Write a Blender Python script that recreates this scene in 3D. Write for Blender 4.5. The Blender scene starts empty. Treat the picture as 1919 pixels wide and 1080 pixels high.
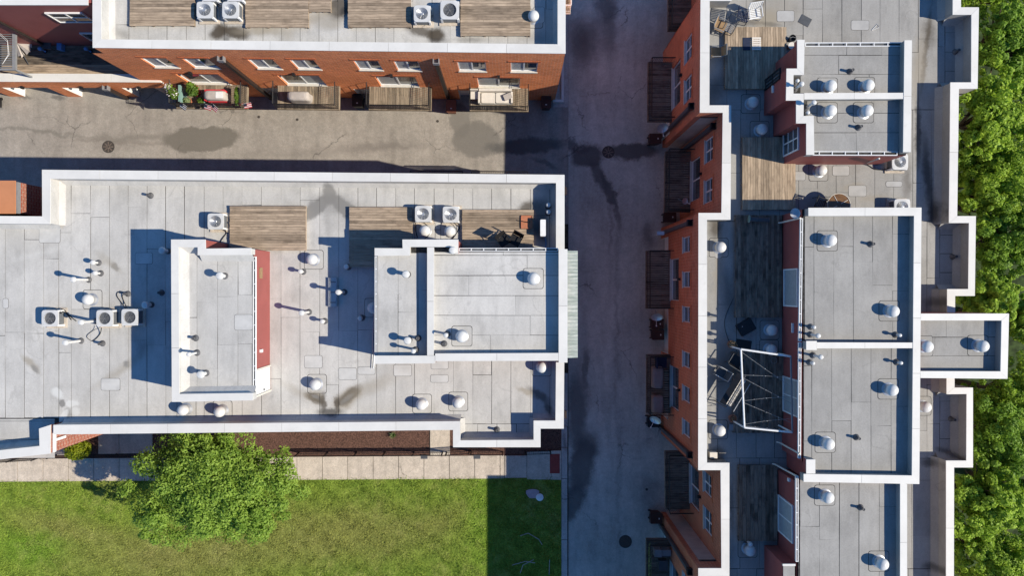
import bpy, math, random
import numpy as np
from mathutils import Vector

random.seed(7)
RNG = np.random.default_rng(7)
D = bpy.data
SC = bpy.context.scene
COL = SC.collection

# ------------------------------------------------------------------ camera, sky, sun, exposure
CAMH, F, CX, CY = 45.0, 1280.0, 959.5, 540.0
cam = D.cameras.new('camera'); cam.sensor_width = 36.0; cam.lens = 36.0 * F / 1919.0
cam.clip_start = 0.5; cam.clip_end = 600
camo = D.objects.new('camera', cam); COL.objects.link(camo)
camo.location = (0, 0, CAMH); camo.rotation_euler = (0, 0, 0)
SC.camera = camo

SUN_EL, SUN_AZ = math.radians(37.6), math.radians(102.0)      # azimuth clockwise from +Y
world = D.worlds.new('World'); SC.world = world; world.use_nodes = True
wn = world.node_tree.nodes; wn.clear()
sky = wn.new('ShaderNodeTexSky'); sky.sky_type = 'NISHITA'; sky.sun_disc = False
sky.sun_elevation = SUN_EL; sky.sun_rotation = SUN_AZ; sky.altitude = 100; sky.air_density = 1.0; sky.dust_density = 0.0; sky.ozone_density = 6.0
bg = wn.new('ShaderNodeBackground'); bg.inputs['Strength'].default_value = 0.10
wo = wn.new('ShaderNodeOutputWorld')
tint = wn.new('ShaderNodeMix'); tint.data_type = 'RGBA'; tint.blend_type = 'MULTIPLY'; tint.inputs[0].default_value = 1.0; tint.inputs[7].default_value = (0.62, 0.97, 1.18, 1)
world.node_tree.links.new(sky.outputs[0], tint.inputs[6]); world.node_tree.links.new(tint.outputs[2], bg.inputs[0]); world.node_tree.links.new(bg.outputs[0], wo.inputs[0])

sl = D.lights.new('sun', 'SUN'); sl.energy = 5.0; sl.angle = math.radians(0.5); sl.color = (1.0, 0.915, 0.765)
so = D.objects.new('sun', sl); COL.objects.link(so)
sdir = Vector((math.cos(SUN_EL) * math.sin(SUN_AZ), math.cos(SUN_EL) * math.cos(SUN_AZ), math.sin(SUN_EL)))
so.rotation_euler = sdir.to_track_quat('Z', 'Y').to_euler(); so.location = (40, -8, 40)

SC.view_settings.view_transform = 'Standard'; SC.view_settings.look = 'None'
SC.view_settings.gamma = 1.0; SC.view_settings.use_curve_mapping = False
SC.view_settings.exposure = 0.36
SC.render.engine = 'CYCLES'
SC.cycles.use_denoising = True
SC.cycles.max_bounces = 6; SC.cycles.diffuse_bounces = 4; SC.cycles.glossy_bounces = 3
SC.cycles.caustics_reflective = False; SC.cycles.caustics_refractive = False

# ------------------------------------------------------------------ helpers
def P(px, py, z):
    s = (CAMH - z) / F
    return ((px - CX) * s, (CY - py) * s)

def PV(pts, z):
    return [P(a, b, z) for a, b in pts]

class MB:
    def __init__(s):
        s.v = []; s.f = []; s.mi = []; s.m = 0
    def face(s, pts):
        n = len(s.v); s.v += [tuple(p) for p in pts]; s.f.append(tuple(range(n, n + len(pts)))); s.mi.append(s.m); return s
    def prism(s, poly, z0, z1, bottom=False, top=True, sides=True):
        a = sum(poly[i][0] * poly[(i + 1) % len(poly)][1] - poly[(i + 1) % len(poly)][0] * poly[i][1] for i in range(len(poly)))
        p = list(poly) if a > 0 else list(poly)[::-1]
        k = len(p); n = len(s.v)
        s.v += [(x, y, z0) for x, y in p] + [(x, y, z1) for x, y in p]
        if top: s.f.append(tuple(range(n + k, n + 2 * k))); s.mi.append(s.m)
        if bottom: s.f.append(tuple(range(n + k - 1, n - 1, -1))); s.mi.append(s.m)
        if sides:
            for i in range(k):
                j = (i + 1) % k
                s.f.append((n + i, n + j, n + k + j, n + k + i)); s.mi.append(s.m)
        return s
    def box(s, x0, y0, z0, x1, y1, z1, bottom=True):
        return s.prism([(min(x0, x1), min(y0, y1)), (max(x0, x1), min(y0, y1)), (max(x0, x1), max(y0, y1)), (min(x0, x1), max(y0, y1))], z0, z1, bottom)
    def obox(s, cx, cy, z0, z1, lx, ly, rot=0, bottom=True):
        c, sn = math.cos(rot), math.sin(rot)
        return s.prism([(cx + c * a - sn * b, cy + sn * a + c * b) for a, b in ((-lx / 2, -ly / 2), (lx / 2, -ly / 2), (lx / 2, ly / 2), (-lx / 2, ly / 2))], z0, z1, bottom)
    def rrect(s, cx, cy, lx, ly, r, n=4):
        o = []
        for k, (sx, sy) in enumerate(((1, 1), (-1, 1), (-1, -1), (1, -1))):
            for i in range(n + 1):
                a = math.pi / 2 * (k + i / n)
                o.append((cx + sx * (lx / 2 - r) + r * math.cos(a), cy + sy * (ly / 2 - r) + r * math.sin(a)))
        return o
    def rev(s, x, y, prof, n=16):
        b = len(s.v)
        for r, z in prof:
            for i in range(n):
                a = 2 * math.pi * i / n
                s.v.append((x + r * math.cos(a), y + r * math.sin(a), z))
        for j in range(len(prof) - 1):
            for i in range(n):
                k = (i + 1) % n
                s.f.append((b + j * n + i, b + j * n + k, b + (j + 1) * n + k, b + (j + 1) * n + i)); s.mi.append(s.m)
        if prof[-1][0] > 1e-4:
            s.f.append(tuple(b + (len(prof) - 1) * n + i for i in range(n))); s.mi.append(s.m)
        return s
    def tube(s, pts, r, n=6):
        pts = [Vector(p) for p in pts]; b = len(s.v)
        for i, p in enumerate(pts):
            t = (pts[min(i + 1, len(pts) - 1)] - pts[max(i - 1, 0)]).normalized()
            u = t.orthogonal().normalized() if abs(t.z) > 0.95 else Vector((-t.y, t.x, 0)).normalized()
            w = t.cross(u)
            rr = r[i] if isinstance(r, (list, tuple)) else r
            for k in range(n):
                a = 2 * math.pi * k / n
                s.v.append(tuple(p + u * rr * math.cos(a) + w * rr * math.sin(a)))
        for i in range(len(pts) - 1):
            for k in range(n):
                j = (k + 1) % n
                s.f.append((b + i * n + k, b + i * n + j, b + (i + 1) * n + j, b + (i + 1) * n + k)); s.mi.append(s.m)
        s.f.append(tuple(b + k for k in range(n))[::-1]); s.mi.append(s.m)
        s.f.append(tuple(b + (len(pts) - 1) * n + k for k in range(n))); s.mi.append(s.m)
        return s
    def mesh(s, name, mats, smooth=False):
        me = D.meshes.new(name); me.from_pydata(s.v, [], s.f)
        for m in (mats if isinstance(mats, (list, tuple)) else [mats]): me.materials.append(m)
        me.polygons.foreach_set('material_index', s.mi)
        uv = me.uv_layers.new(name='uv').data
        for p in me.polygons:
            nx, ny, nz = (abs(c) for c in p.normal)
            for li in p.loop_indices:
                c = me.vertices[me.loops[li].vertex_index].co
                uv[li].uv = (c.x, c.y) if nz > max(nx, ny) else ((c.y, c.z) if nx > ny else (c.x, c.z))
        if smooth:
            me.polygons.foreach_set('use_smooth', [True] * len(me.polygons))
            try: me.set_sharp_from_angle(angle=math.radians(40))
            except Exception: pass
        me.update()
        return me
    def obj(s, name, mats, parent=None, loc=None, smooth=False, kind=None):
        return link(D.objects.new(name, s.mesh(name, mats, smooth)), parent, loc, kind)

ROOTL = {}
def link(o, parent=None, loc=None, kind=None):
    COL.objects.link(o)
    if parent is not None:
        o.parent = parent
        if loc is None and parent.name in ROOTL: loc = -ROOTL[parent.name]
    if loc is not None: o.location = loc
    if kind: o['kind'] = kind
    return o

def tag(o, label, cat, group=None):
    o['label'] = label; o['category'] = cat
    if group: o['group'] = group
    return o

def thing(name, label, cat, loc=(0, 0, 0), rotz=0, group=None, worldspace=False):
    o = D.objects.new(name, None); COL.objects.link(o); o.empty_display_size = 0.2
    o.location = loc; o.rotation_euler = (0, 0, rotz)
    if worldspace: ROOTL[o.name] = Vector(loc)
    return tag(o, label, cat, group)

def dup(root, loc, rotz=0, label=None, scale=None):
    def cp(o, par):
        c = o.copy(); COL.objects.link(c)
        if par is not None: c.parent = par
        for ch in list(o.children): cp(ch, c)
        return c
    r = cp(root, None); r.location = loc; r.rotation_euler = (0, 0, rotz)
    if scale: r.scale = scale
    if label: r['label'] = label
    return r

# ------------------------------------------------------------------ materials
class NT:
    def __init__(s, name):
        s.mat = D.materials.new(name); s.mat.use_nodes = True
        s.t = s.mat.node_tree; s.t.nodes.clear()
        s.out = s.t.nodes.new('ShaderNodeOutputMaterial')
    def n(s, kind, **kw):
        nd = s.t.nodes.new('ShaderNode' + kind)
        for k, v in kw.items():
            if k.startswith('i_'):
                key = k[2:]; key = int(key) if key.isdigit() else key.replace('_', ' ')
                s.set(nd.inputs[key], v)
            else: setattr(nd, k, v)
        return nd
    def set(s, sock, v):
        if hasattr(v, 'is_output') or isinstance(v, bpy.types.NodeSocket): s.t.links.new(v, sock)
        else:
            if isinstance(v, tuple) and len(v) == 3 and sock.type == 'RGBA': v = v + (1.0,)
            sock.default_value = v
    def math(s, op, a, b=None, c=None, clamp=False):
        nd = s.n('Math', operation=op, use_clamp=clamp); s.set(nd.inputs[0], a)
        if b is not None: s.set(nd.inputs[1], b)
        if c is not None: s.set(nd.inputs[2], c)
        return nd.outputs[0]
    def mix(s, f, a, b, blend='MIX'):
        nd = s.n('Mix', data_type='RGBA', blend_type=blend)
        s.set(nd.inputs[0], f); s.set(nd.inputs[6], a); s.set(nd.inputs[7], b); return nd.outputs[2]
    def ramp(s, f, lo, hi, a=0.0, b=1.0):
        nd = s.n('MapRange', interpolation_type='SMOOTHSTEP')
        s.set(nd.inputs[0], f); s.set(nd.inputs[1], lo); s.set(nd.inputs[2], hi); s.set(nd.inputs[3], a); s.set(nd.inputs[4], b); return nd.outputs[0]
    def noise(s, vec, scale, detail=4.0, rough=0.55):
        nd = s.n('TexNoise'); s.set(nd.inputs['Vector'], vec); nd.inputs['Scale'].default_value = scale
        nd.inputs['Detail'].default_value = detail; nd.inputs['Roughness'].default_value = rough; return nd
    def pos(s): return s.n('NewGeometry').outputs['Position']
    def uv(s): return s.n('UVMap', uv_map='uv').outputs[0]
    def val(s, col, f):           # multiply a colour by a scalar socket
        nd = s.n('VectorMath', operation='SCALE'); s.set(nd.inputs[0], col); s.set(nd.inputs['Scale'], f); return nd.outputs[0]
    def scalev(s, vec, xyz):
        nd = s.n('VectorMath', operation='MULTIPLY'); s.set(nd.inputs[0], vec); nd.inputs[1].default_value = xyz; return nd.outputs[0]
    def bsdf(s, col, rough=0.8, metal=0.0, spec=0.3, bump=None, bstr=0.3, bdist=0.02):
        b = s.n('BsdfPrincipled'); s.set(b.inputs['Base Color'], col); s.set(b.inputs['Roughness'], rough)
        b.inputs['Metallic'].default_value = metal; b.inputs['Specular IOR Level'].default_value = spec
        if bump is not None:
            bn = s.n('Bump'); bn.inputs['Strength'].default_value = bstr; bn.inputs['Distance'].default_value = bdist
            s.set(bn.inputs['Height'], bump); s.t.links.new(bn.outputs[0], b.inputs['Normal'])
        s.t.links.new(b.outputs[0], s.out.inputs[0]); return s.mat

def rnd(nt): return nt.n('ObjectInfo').outputs['Random']
def wob(nt, amt=0.35, scale=1.3, fine=0.10):       # world position with a coarse and a fine noise wobble
    p = nt.pos(); nz = nt.noise(p, scale, 5.0, 0.65); nf = nt.noise(p, 9.0, 4.0, 0.75)
    a = nt.n('VectorMath', operation='SUBTRACT'); nt.set(a.inputs[0], nz.outputs['Color']); a.inputs[1].default_value = (0.5, 0.5, 0.5)
    m = nt.n('VectorMath', operation='MULTIPLY_ADD'); nt.set(m.inputs[0], a.outputs[0]); m.inputs[1].default_value = (amt * 2,) * 3; nt.set(m.inputs[2], p)
    a2 = nt.n('VectorMath', operation='SUBTRACT'); nt.set(a2.inputs[0], nf.outputs['Color']); a2.inputs[1].default_value = (0.5, 0.5, 0.5)
    m2 = nt.n('VectorMath', operation='MULTIPLY_ADD'); nt.set(m2.inputs[0], a2.outputs[0]); m2.inputs[1].default_value = (fine * 2.5,) * 3; nt.set(m2.inputs[2], m.outputs[0])
    return m2.outputs[0]
def stains(nt, col, vec, lst, z):
    for (px, py, rx, ry, rot, c, strength, soft) in lst:
        x, y = P(px, py, z); k = (CAMH - z) / F
        mp = nt.n('Mapping', vector_type='TEXTURE'); nt.set(mp.inputs[0], vec)
        mp.inputs['Location'].default_value = (x, y, 0); mp.inputs['Rotation'].default_value = (0, 0, math.radians(rot)); mp.inputs['Scale'].default_value = (rx * k, ry * k, 1e4)
        ln = nt.n('VectorMath', operation='LENGTH'); nt.set(ln.inputs[0], mp.outputs[0])
        f = nt.ramp(ln.outputs['Value'], 1.0 - soft, 1.0 + soft * 0.6, strength, 0.0)
        col = nt.mix(f, col, c)
    return col

def plain(name, col, rough=0.6, metal=0.0, spec=0.3, var=0.08, scale=6.0, bump=0.0):
    nt = NT(name); nz = nt.noise(nt.n('TexCoord').outputs['Object'], scale, 5.0)
    f = nt.ramp(nz.outputs[0], 0.25, 0.75, 1 - var, 1 + var)
    return nt.bsdf(nt.val(col, f), rough, metal, spec, nz.outputs[0] if bump else None, bump, 0.01)

def mk_membrane(name='roof_membrane', base=(0.475, 0.463, 0.44), which='m'):
    nt = NT(name); p = nt.pos(); w = wob(nt, 0.22, 1.7, 0.06)
    n1 = nt.noise(p, 0.55, 6.0, 0.6); n2 = nt.noise(p, 14.0, 3.0, 0.6); n3 = nt.noise(nt.scalev(p, (3.0, 0.6, 1)), 1.2, 5.0)
    f = nt.math('MULTIPLY', nt.ramp(n1.outputs[0], 0.3, 0.7, 0.90, 1.06), nt.ramp(n2.outputs[0], 0.2, 0.8, 0.93, 1.07))
    f = nt.math('MULTIPLY', f, nt.ramp(n3.outputs[0], 0.35, 0.75, 1.03, 0.94))
    f = nt.math('MULTIPLY', f, nt.math('MULTIPLY_ADD', rnd(nt), 0.11, 0.945))
    rg = nt.noise(wob(nt, 0.5, 0.4, 0.03), 0.42, 2.0, 0.4); fr = nt.math('ABSOLUTE', nt.math('SUBTRACT', nt.math('FRACT', nt.math('MULTIPLY', rg.outputs[0], 6.0)), 0.5))
    ring = nt.math('MULTIPLY', nt.ramp(fr, 0.0, 0.05, 1.0, 0.0), nt.ramp(n1.outputs[0], 0.48, 0.6))
    f = nt.math('MULTIPLY', f, nt.math('MULTIPLY_ADD', ring, -0.13, 1.0))
    dirt = nt.noise(nt.scalev(p, (1.0, 0.5, 1)), 0.9, 7.0, 0.72); spk = nt.noise(p, 22.0, 1.0)
    f = nt.math('MULTIPLY', f, nt.ramp(dirt.outputs[0], 0.46, 0.76, 1.02, 0.82))
    f = nt.math('MULTIPLY', f, nt.ramp(spk.outputs[0], 0.72, 0.78, 1.0, 0.6))
    col = nt.val(base, f)
    B = (0.065, 0.052, 0.038); G = (0.20, 0.195, 0.185); W = (0.60, 0.60, 0.58); K = (0.045, 0.042, 0.04); T = (0.29, 0.255, 0.20)
    lists = dict(m=[
        (590, 744, 20, 11, -20, T, .8, .5), (588, 746, 19, 9, -24, B, .8, .5), (592, 744, 10, 3.5, -24, G, .8, .7),
        (652, 746, 33, 17, 38, T, .8, .5), (655, 742, 29, 11, 38, B, .85, .5), (650, 749, 16, 4.5, 36, G, .7, .7), (690, 728, 60, 13, 22, T, .5, .9), (560, 735, 40, 9, -30, T, .4, .9),
        (606, 755, 7, 18, 0, B, .8, .6), (632, 757, 6, 16, 0, B, .8, .6), (618, 773, 26, 8, 0, K, .8, .6),
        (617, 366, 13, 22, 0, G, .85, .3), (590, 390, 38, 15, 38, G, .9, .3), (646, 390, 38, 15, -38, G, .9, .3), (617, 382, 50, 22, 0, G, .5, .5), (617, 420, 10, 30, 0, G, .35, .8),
        (985, 391, 16, 12, 35, B, .75, .6), (1012, 420, 20, 40, 0, K, .75, .8), (1005, 385, 26, 14, 0, B, .5, .9),
        (1010, 740, 26, 8, -30, B, .7, .6), (1028, 765, 8, 14, 20, K, .7, .6), (985, 735, 20, 6, -25, T, .7, .6),
        (107, 738, 13, 8, -45, W, .8, .4), (135, 757, 14, 6, 0, W, .8, .4), (117, 756, 7, 7, 0, G, .9, .4), (128, 775, 8, 10, 0, G, .7, .5), (143, 772, 8, 8, 20, W, .6, .4), (120, 778, 14, 6, 40, W, .8, .4),
        (58, 682, 24, 7, -45, T, .7, .7), (66, 692, 10, 4, -45, G, .7, .7), (225, 695, 60, 9, 35, T, .5, .9), (236, 682, 7, 7, 0, G, .8, .6), (215, 500, 9, 6, -50, G, .8, .5), (205, 492, 30, 8, -40, T, .4, .9), (95, 470, 80, 6, 15, W, .2, .8),
        (270, 650, 22, 10, 50, G, .4, .9),
], n=[
        (440, 60, 32, 13, -15, B, .95, .5), (410, 60, 20, 14, 30, B, .95, .5), (425, 74, 8, 8, 0, K, .6, .7), (636, 14, 28, 24, 0, B, .9, .5), (645, 20, 10, 8, 0, K, .8, .6), (600, 30, 30, 10, 20, T, .6, .8), (788, 58, 30, 11, -15, B, .8, .6), (817, 66, 18, 14, 0, B, .95, .5), (820, 76, 20, 6, 0, K, .5, .8), (1005, 70, 20, 12, 0, G, .4, .9), (490, 58, 50, 10, 0, T, .7, .8), (620, 42, 30, 14, 0, T, .6, .7), (880, 74, 30, 6, 0, G, .6, .8), (540, 66, 14, 10, 0, T, .4, .9), (230, 62, 16, 8, -30, G, .5, .9),
], e=[
        (1418, 12, 12, 26, -20, B, .9, .5), (1438, 36, 26, 20, 10, T, .9, .6), (1445, 45, 20, 5, -10, K, .5, .8), (1460, 15, 50, 35, 0, T, .45, .8), (1400, 42, 30, 6, 0, B, .5, .8),
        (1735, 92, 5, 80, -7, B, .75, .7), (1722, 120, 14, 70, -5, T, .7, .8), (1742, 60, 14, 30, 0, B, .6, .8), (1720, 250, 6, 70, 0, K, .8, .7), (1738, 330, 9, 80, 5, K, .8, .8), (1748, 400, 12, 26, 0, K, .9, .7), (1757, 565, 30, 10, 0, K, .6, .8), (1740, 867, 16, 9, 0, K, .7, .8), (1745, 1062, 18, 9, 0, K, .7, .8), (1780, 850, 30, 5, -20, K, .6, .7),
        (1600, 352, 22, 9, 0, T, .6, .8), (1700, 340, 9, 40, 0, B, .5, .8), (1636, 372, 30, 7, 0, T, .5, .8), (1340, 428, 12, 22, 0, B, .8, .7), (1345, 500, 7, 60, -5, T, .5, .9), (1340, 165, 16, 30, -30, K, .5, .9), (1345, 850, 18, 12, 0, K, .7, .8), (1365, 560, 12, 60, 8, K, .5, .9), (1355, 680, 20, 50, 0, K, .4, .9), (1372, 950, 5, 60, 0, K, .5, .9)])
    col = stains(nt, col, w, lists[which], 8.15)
    return nt.bsdf(col, 0.88, 0, 0.25, n2.outputs[0], 0.15, 0.01)

def mk_brick(name, c1, c2, mortar):
    nt = NT(name); uv = nt.uv()
    bt = nt.n('TexBrick'); nt.set(bt.inputs['Vector'], uv); bt.offset = 0.5
    bt.inputs['Scale'].default_value = 1.0; bt.inputs['Brick Width'].default_value = 0.36; bt.inputs['Row Height'].default_value = 0.13
    bt.inputs['Mortar Size'].default_value = 0.017; bt.inputs['Mortar Smooth'].default_value = 0.3; bt.inputs['Bias'].default_value = -0.2
    nt.set(bt.inputs['Color1'], c1); nt.set(bt.inputs['Color2'], c2); nt.set(bt.inputs['Mortar'], mortar)
    n1 = nt.noise(nt.pos(), 0.5, 6.0, 0.65); n2 = nt.noise(nt.pos(), 9.0, 3.0)
    f = nt.math('MULTIPLY', nt.ramp(n1.outputs[0], 0.3, 0.7, 0.86, 1.10), nt.ramp(n2.outputs[0], 0.2, 0.8, 0.84, 1.14))
    return nt.bsdf(nt.val(bt.outputs[0], f), 0.88, 0, 0.2, nt.math('SUBTRACT', 1.0, bt.outputs['Fac']), 0.5, 0.01)

def mk_siding():
    nt = NT('maroon_siding'); uv = nt.uv(); sp = nt.n('SeparateXYZ'); nt.set(sp.inputs[0], uv)
    fr = nt.math('FRACT', nt.math('MULTIPLY', sp.outputs[1], 7.0))
    n1 = nt.noise(nt.pos(), 1.1, 5.0); lap = nt.ramp(fr, 0.0, 0.10, 0.72, 1.0)
    f = nt.math('MULTIPLY', lap, nt.ramp(n1.outputs[0], 0.3, 0.7, 0.93, 1.06))
    return nt.bsdf(nt.val((0.30, 0.085, 0.075), f), 0.6, 0, 0.3, fr, 0.6, 0.012)

def mk_asphalt(name, base, z, lst, patch=0.12, crack=0.28):
    nt = NT(name); p = nt.pos(); w = wob(nt, 0.55, 0.9)
    n1 = nt.noise(p, 0.22, 7.0, 0.62); n2 = nt.noise(p, 26.0, 2.0, 0.7); n3 = nt.noise(p, 2.2, 6.0, 0.7); n4 = nt.noise(nt.scalev(p, (2.2, 0.35, 1)), 0.8, 5.0)
    f = nt.math('MULTIPLY', nt.ramp(n1.outputs[0], 0.3, 0.7, 1 - patch, 1 + patch), nt.ramp(n2.outputs[0], 0.15, 0.85, 0.78, 1.22))
    f = nt.math('MULTIPLY', f, nt.ramp(n3.outputs[0], 0.25, 0.75, 0.88, 1.10))
    f = nt.math('MULTIPLY', f, nt.ramp(n4.outputs[0], 0.35, 0.75, 1.07, 0.88))
    n5 = nt.noise(p, 7.0, 3.0, 0.8)
    f = nt.math('MULTIPLY', f, nt.ramp(n5.outputs[0], 0.3, 0.7, 0.90, 1.09))
    vo = nt.n('TexVoronoi', feature='DISTANCE_TO_EDGE'); nt.set(vo.inputs['Vector'], wob(nt, 0.5, 0.8, 0.05)); vo.inputs['Scale'].default_value = crack
    cm = nt.noise(p, 0.35, 2.0)
    ck = nt.math('MULTIPLY', nt.ramp(vo.outputs['Distance'], 0.002, 0.010, 1.0, 0.0), nt.ramp(cm.outputs[0], 0.50, 0.62))
    sp = nt.noise(p, 38.0, 1.0, 0.5); gr = nt.noise(p, 17.0, 1.0, 0.5)
    col = stains(nt, nt.val(base, f), w, lst, z)
    col = nt.mix(nt.math('MULTIPLY', ck, 0.55), col, (0.04, 0.037, 0.034))
    col = nt.mix(nt.math('MULTIPLY', nt.ramp(sp.outputs[0], 0.70, 0.76), 0.5), col, (0.5, 0.48, 0.44))
    col = nt.mix(nt.math('MULTIPLY', nt.ramp(gr.outputs[0], 0.72, 0.77), 0.6), col, (0.05, 0.045, 0.04))
    return nt.bsdf(col, 0.9, 0, 0.25, n2.outputs[0], 0.35, 0.01)

def mk_wood(name, base, dark, axis):
    nt = NT(name); tc = nt.n('TexCoord').outputs['Object']; r = rnd(nt)
    of = nt.n('VectorMath', operation='ADD'); nt.set(of.inputs[0], tc); cb = nt.n('CombineXYZ'); nt.set(cb.inputs[0], nt.math('MULTIPLY', r, 91.0)); nt.set(cb.inputs[1], nt.math('MULTIPLY', r, 37.0)); nt.set(of.inputs[1], cb.outputs[0])
    sc = (1.0, 16.0, 1) if axis == 'x' else (16.0, 1.0, 1)
    g = nt.noise(nt.scalev(of.outputs[0], sc), 1.3, 6.0, 0.7); b = nt.noise(of.outputs[0], 1.1, 4.0, 0.6); k = nt.noise(of.outputs[0], 5.5, 2.0)
    f = nt.math('MULTIPLY', nt.ramp(g.outputs[0], 0.3, 0.7, 0.72, 1.22), nt.math('MULTIPLY_ADD', r, 0.55, 0.72))
    col = nt.mix(nt.ramp(b.outputs[0], 0.42, 0.72, 0.0, 0.75), nt.val(base, f), nt.val(dark, f))
    col = nt.mix(nt.ramp(k.outputs[0], 0.70, 0.76, 0.0, 0.6), col, dark)
    return nt.bsdf(col, 0.9, 0, 0.15, g.outputs[0], 0.4, 0.01)

def mk_leaf(name, c1, c2, trans=0.42):
    nt = NT(name); g = nt.n('NewGeometry'); n1 = nt.noise(nt.pos(), 0.9, 3.0)
    n2 = nt.noise(nt.pos(), 2.6, 2.0); f = nt.math('ADD', nt.math('MULTIPLY', g.outputs['Random Per Island'], 0.4), nt.math('ADD', nt.math('MULTIPLY', nt.ramp(n1.outputs[0], 0.35, 0.65), 0.35), nt.math('MULTIPLY', nt.ramp(n2.outputs[0], 0.35, 0.65), 0.25)))
    col = nt.mix(f, c1, c2)
    d = nt.n('BsdfPrincipled'); nt.set(d.inputs['Base Color'], col); d.inputs['Roughness'].default_value = 0.55; d.inputs['Specular IOR Level'].default_value = 0.25
    t = nt.n('BsdfTranslucent'); nt.set(t.inputs[0], nt.mix(0.5, col, (0.26, 0.42, 0.035)))
    m = nt.n('MixShader'); m.inputs[0].default_value = trans
    nt.t.links.new(d.outputs[0], m.inputs[1]); nt.t.links.new(t.outputs[0], m.inputs[2]); nt.t.links.new(m.outputs[0], nt.out.inputs[0]); return nt.mat

def mk_grass(name, scale_tint=1.0):
    nt = NT(name); p = nt.pos(); w = wob(nt, 0.8, 0.7)
    n1 = nt.noise(p, 0.28, 5.0, 0.6); n2 = nt.noise(p, 1.5, 6.0, 0.7); n3 = nt.noise(p, 9.0, 4.0, 0.7)
    straw = nt.ramp(nt.math('MULTIPLY_ADD', n2.outputs[0], 0.5, nt.math('MULTIPLY', n1.outputs[0], 0.7)), 0.58, 0.78)
    g = nt.mix(nt.ramp(n2.outputs[0], 0.3, 0.7), (0.150, 0.230, 0.030), (0.260, 0.350, 0.050))
    base = stains(nt, g, w, [(640, 1000, 190, 60, 0, (0.300, 0.255, 0.090), .55, .9), (330, 1045, 230, 60, 0, (0.285, 0.247, 0.090), .6, .9), (110, 985, 110, 26, -10, (0.285, 0.240, 0.090), .45, .9), (830, 975, 60, 30, 30, (0.285, 0.240, 0.090), .35, .9), (905, 960, 30, 140, 0, (0.195, 0.330, 0.030), .5, .9), (60, 1030, 60, 30, 0, (0.150, 0.285, 0.022), .7, .9)], 0.1)
    col = nt.mix(nt.math('MULTIPLY', straw, 0.32), base, (0.37, 0.32, 0.15))
    f = nt.ramp(n3.outputs[0], 0.25, 0.75, 0.72 * scale_tint, 1.2 * scale_tint)
    return nt.bsdf(nt.val(col, f), 0.85, 0, 0.15, n3.outputs[0], 0.8, 0.05)

M = {}
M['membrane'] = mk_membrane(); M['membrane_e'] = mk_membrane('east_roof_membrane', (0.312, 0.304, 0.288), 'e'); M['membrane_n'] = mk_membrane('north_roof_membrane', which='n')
M['bitumen'] = plain('bitumen_seam', (0.045, 0.043, 0.04), 0.9, var=0.7, scale=5)
M['patch'] = plain('pale_roof_patch', (0.49, 0.485, 0.47), 0.85, var=0.1, scale=2)
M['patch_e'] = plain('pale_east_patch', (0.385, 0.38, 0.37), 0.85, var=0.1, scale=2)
def mk_coping():
    nt = NT('white_coping'); p = nt.pos(); n1 = nt.noise(p, 0.8, 5.0, 0.65); n2 = nt.noise(p, 7.0, 5.0, 0.7); n3 = nt.noise(nt.scalev(p, (1, 1, 1)), 2.4, 6.0, 0.75)
    f = nt.math('MULTIPLY', nt.ramp(n1.outputs[0], 0.3, 0.7, 0.94, 1.03), nt.ramp(n2.outputs[0], 0.55, 0.8, 1.0, 0.90))
    f = nt.math('MULTIPLY', f, nt.math('MULTIPLY_ADD', rnd(nt), 0.07, 0.96))
    col = nt.mix(nt.ramp(n3.outputs[0], 0.58, 0.78, 0.0, 0.35), nt.val((0.655, 0.64, 0.605), f), (0.42, 0.40, 0.36))
    return nt.bsdf(col, 0.5, 0, 0.3, n1.outputs[0], 0.15, 0.02)
M['coping'] = mk_coping()
M['brick'] = mk_brick('sunlit_orange_brick', (0.84, 0.255, 0.085), (0.64, 0.170, 0.060), (0.82, 0.45, 0.27))  # brick for the sunlit alley fronts, sunlight brightness put into the base colour
M['brick_e'] = mk_brick('shaded_orange_brick', (0.52, 0.150, 0.070), (0.38, 0.098, 0.048), (0.60, 0.32, 0.22))  # deeper copy for the east building, its shade put into the base colour
M['brick2'] = mk_brick('red_brick', (0.36, 0.10, 0.06), (0.26, 0.07, 0.045), (0.42, 0.32, 0.26))
M['lintel'] = plain('soldier_brick', (0.50, 0.15, 0.062), 0.85, var=0.25, scale=11)
M['siding'] = mk_siding()
DK = (0.085, 0.083, 0.080)
M['alley'] = mk_asphalt('worn_asphalt', (0.295, 0.268, 0.236), 0.0, [
    (378, 262, 74, 24, 3, (0.145, 0.132, 0.112), .9, .14), (250, 258, 90, 8, 3, (0.16, 0.145, 0.125), .6, .8), (60, 245, 130, 4, -6, (0.15, 0.14, 0.12), .6, .8), (225, 267, 120, 4, -4, (0.17, 0.15, 0.13), .5, .8),
    (892, 262, 48, 34, -8, (0.155, 0.145, 0.13), .8, .16), (862, 226, 20, 34, 0, (0.16, 0.15, 0.135), .75, .2), (720, 275, 80, 8, 3, (0.16, 0.145, 0.13), .6, .8), (600, 285, 160, 10, 2, (0.2, 0.18, 0.16), .4, .9),
    (247, 193, 10, 9, 0, (0.15, 0.14, 0.12), .7, .6), (45, 183, 16, 4, 0, (0.13, 0.12, 0.11), .8, .6), (108, 183, 16, 4, 0, (0.13, 0.12, 0.11), .8, .6), (0, 195, 8, 10, 0, (0.1, 0.1, 0.1), .7, .6),
    (985, 274, 75, 15, 4, DK, .85, .35), (1020, 305, 30, 5, -20, DK, .6, .6)])
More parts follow.
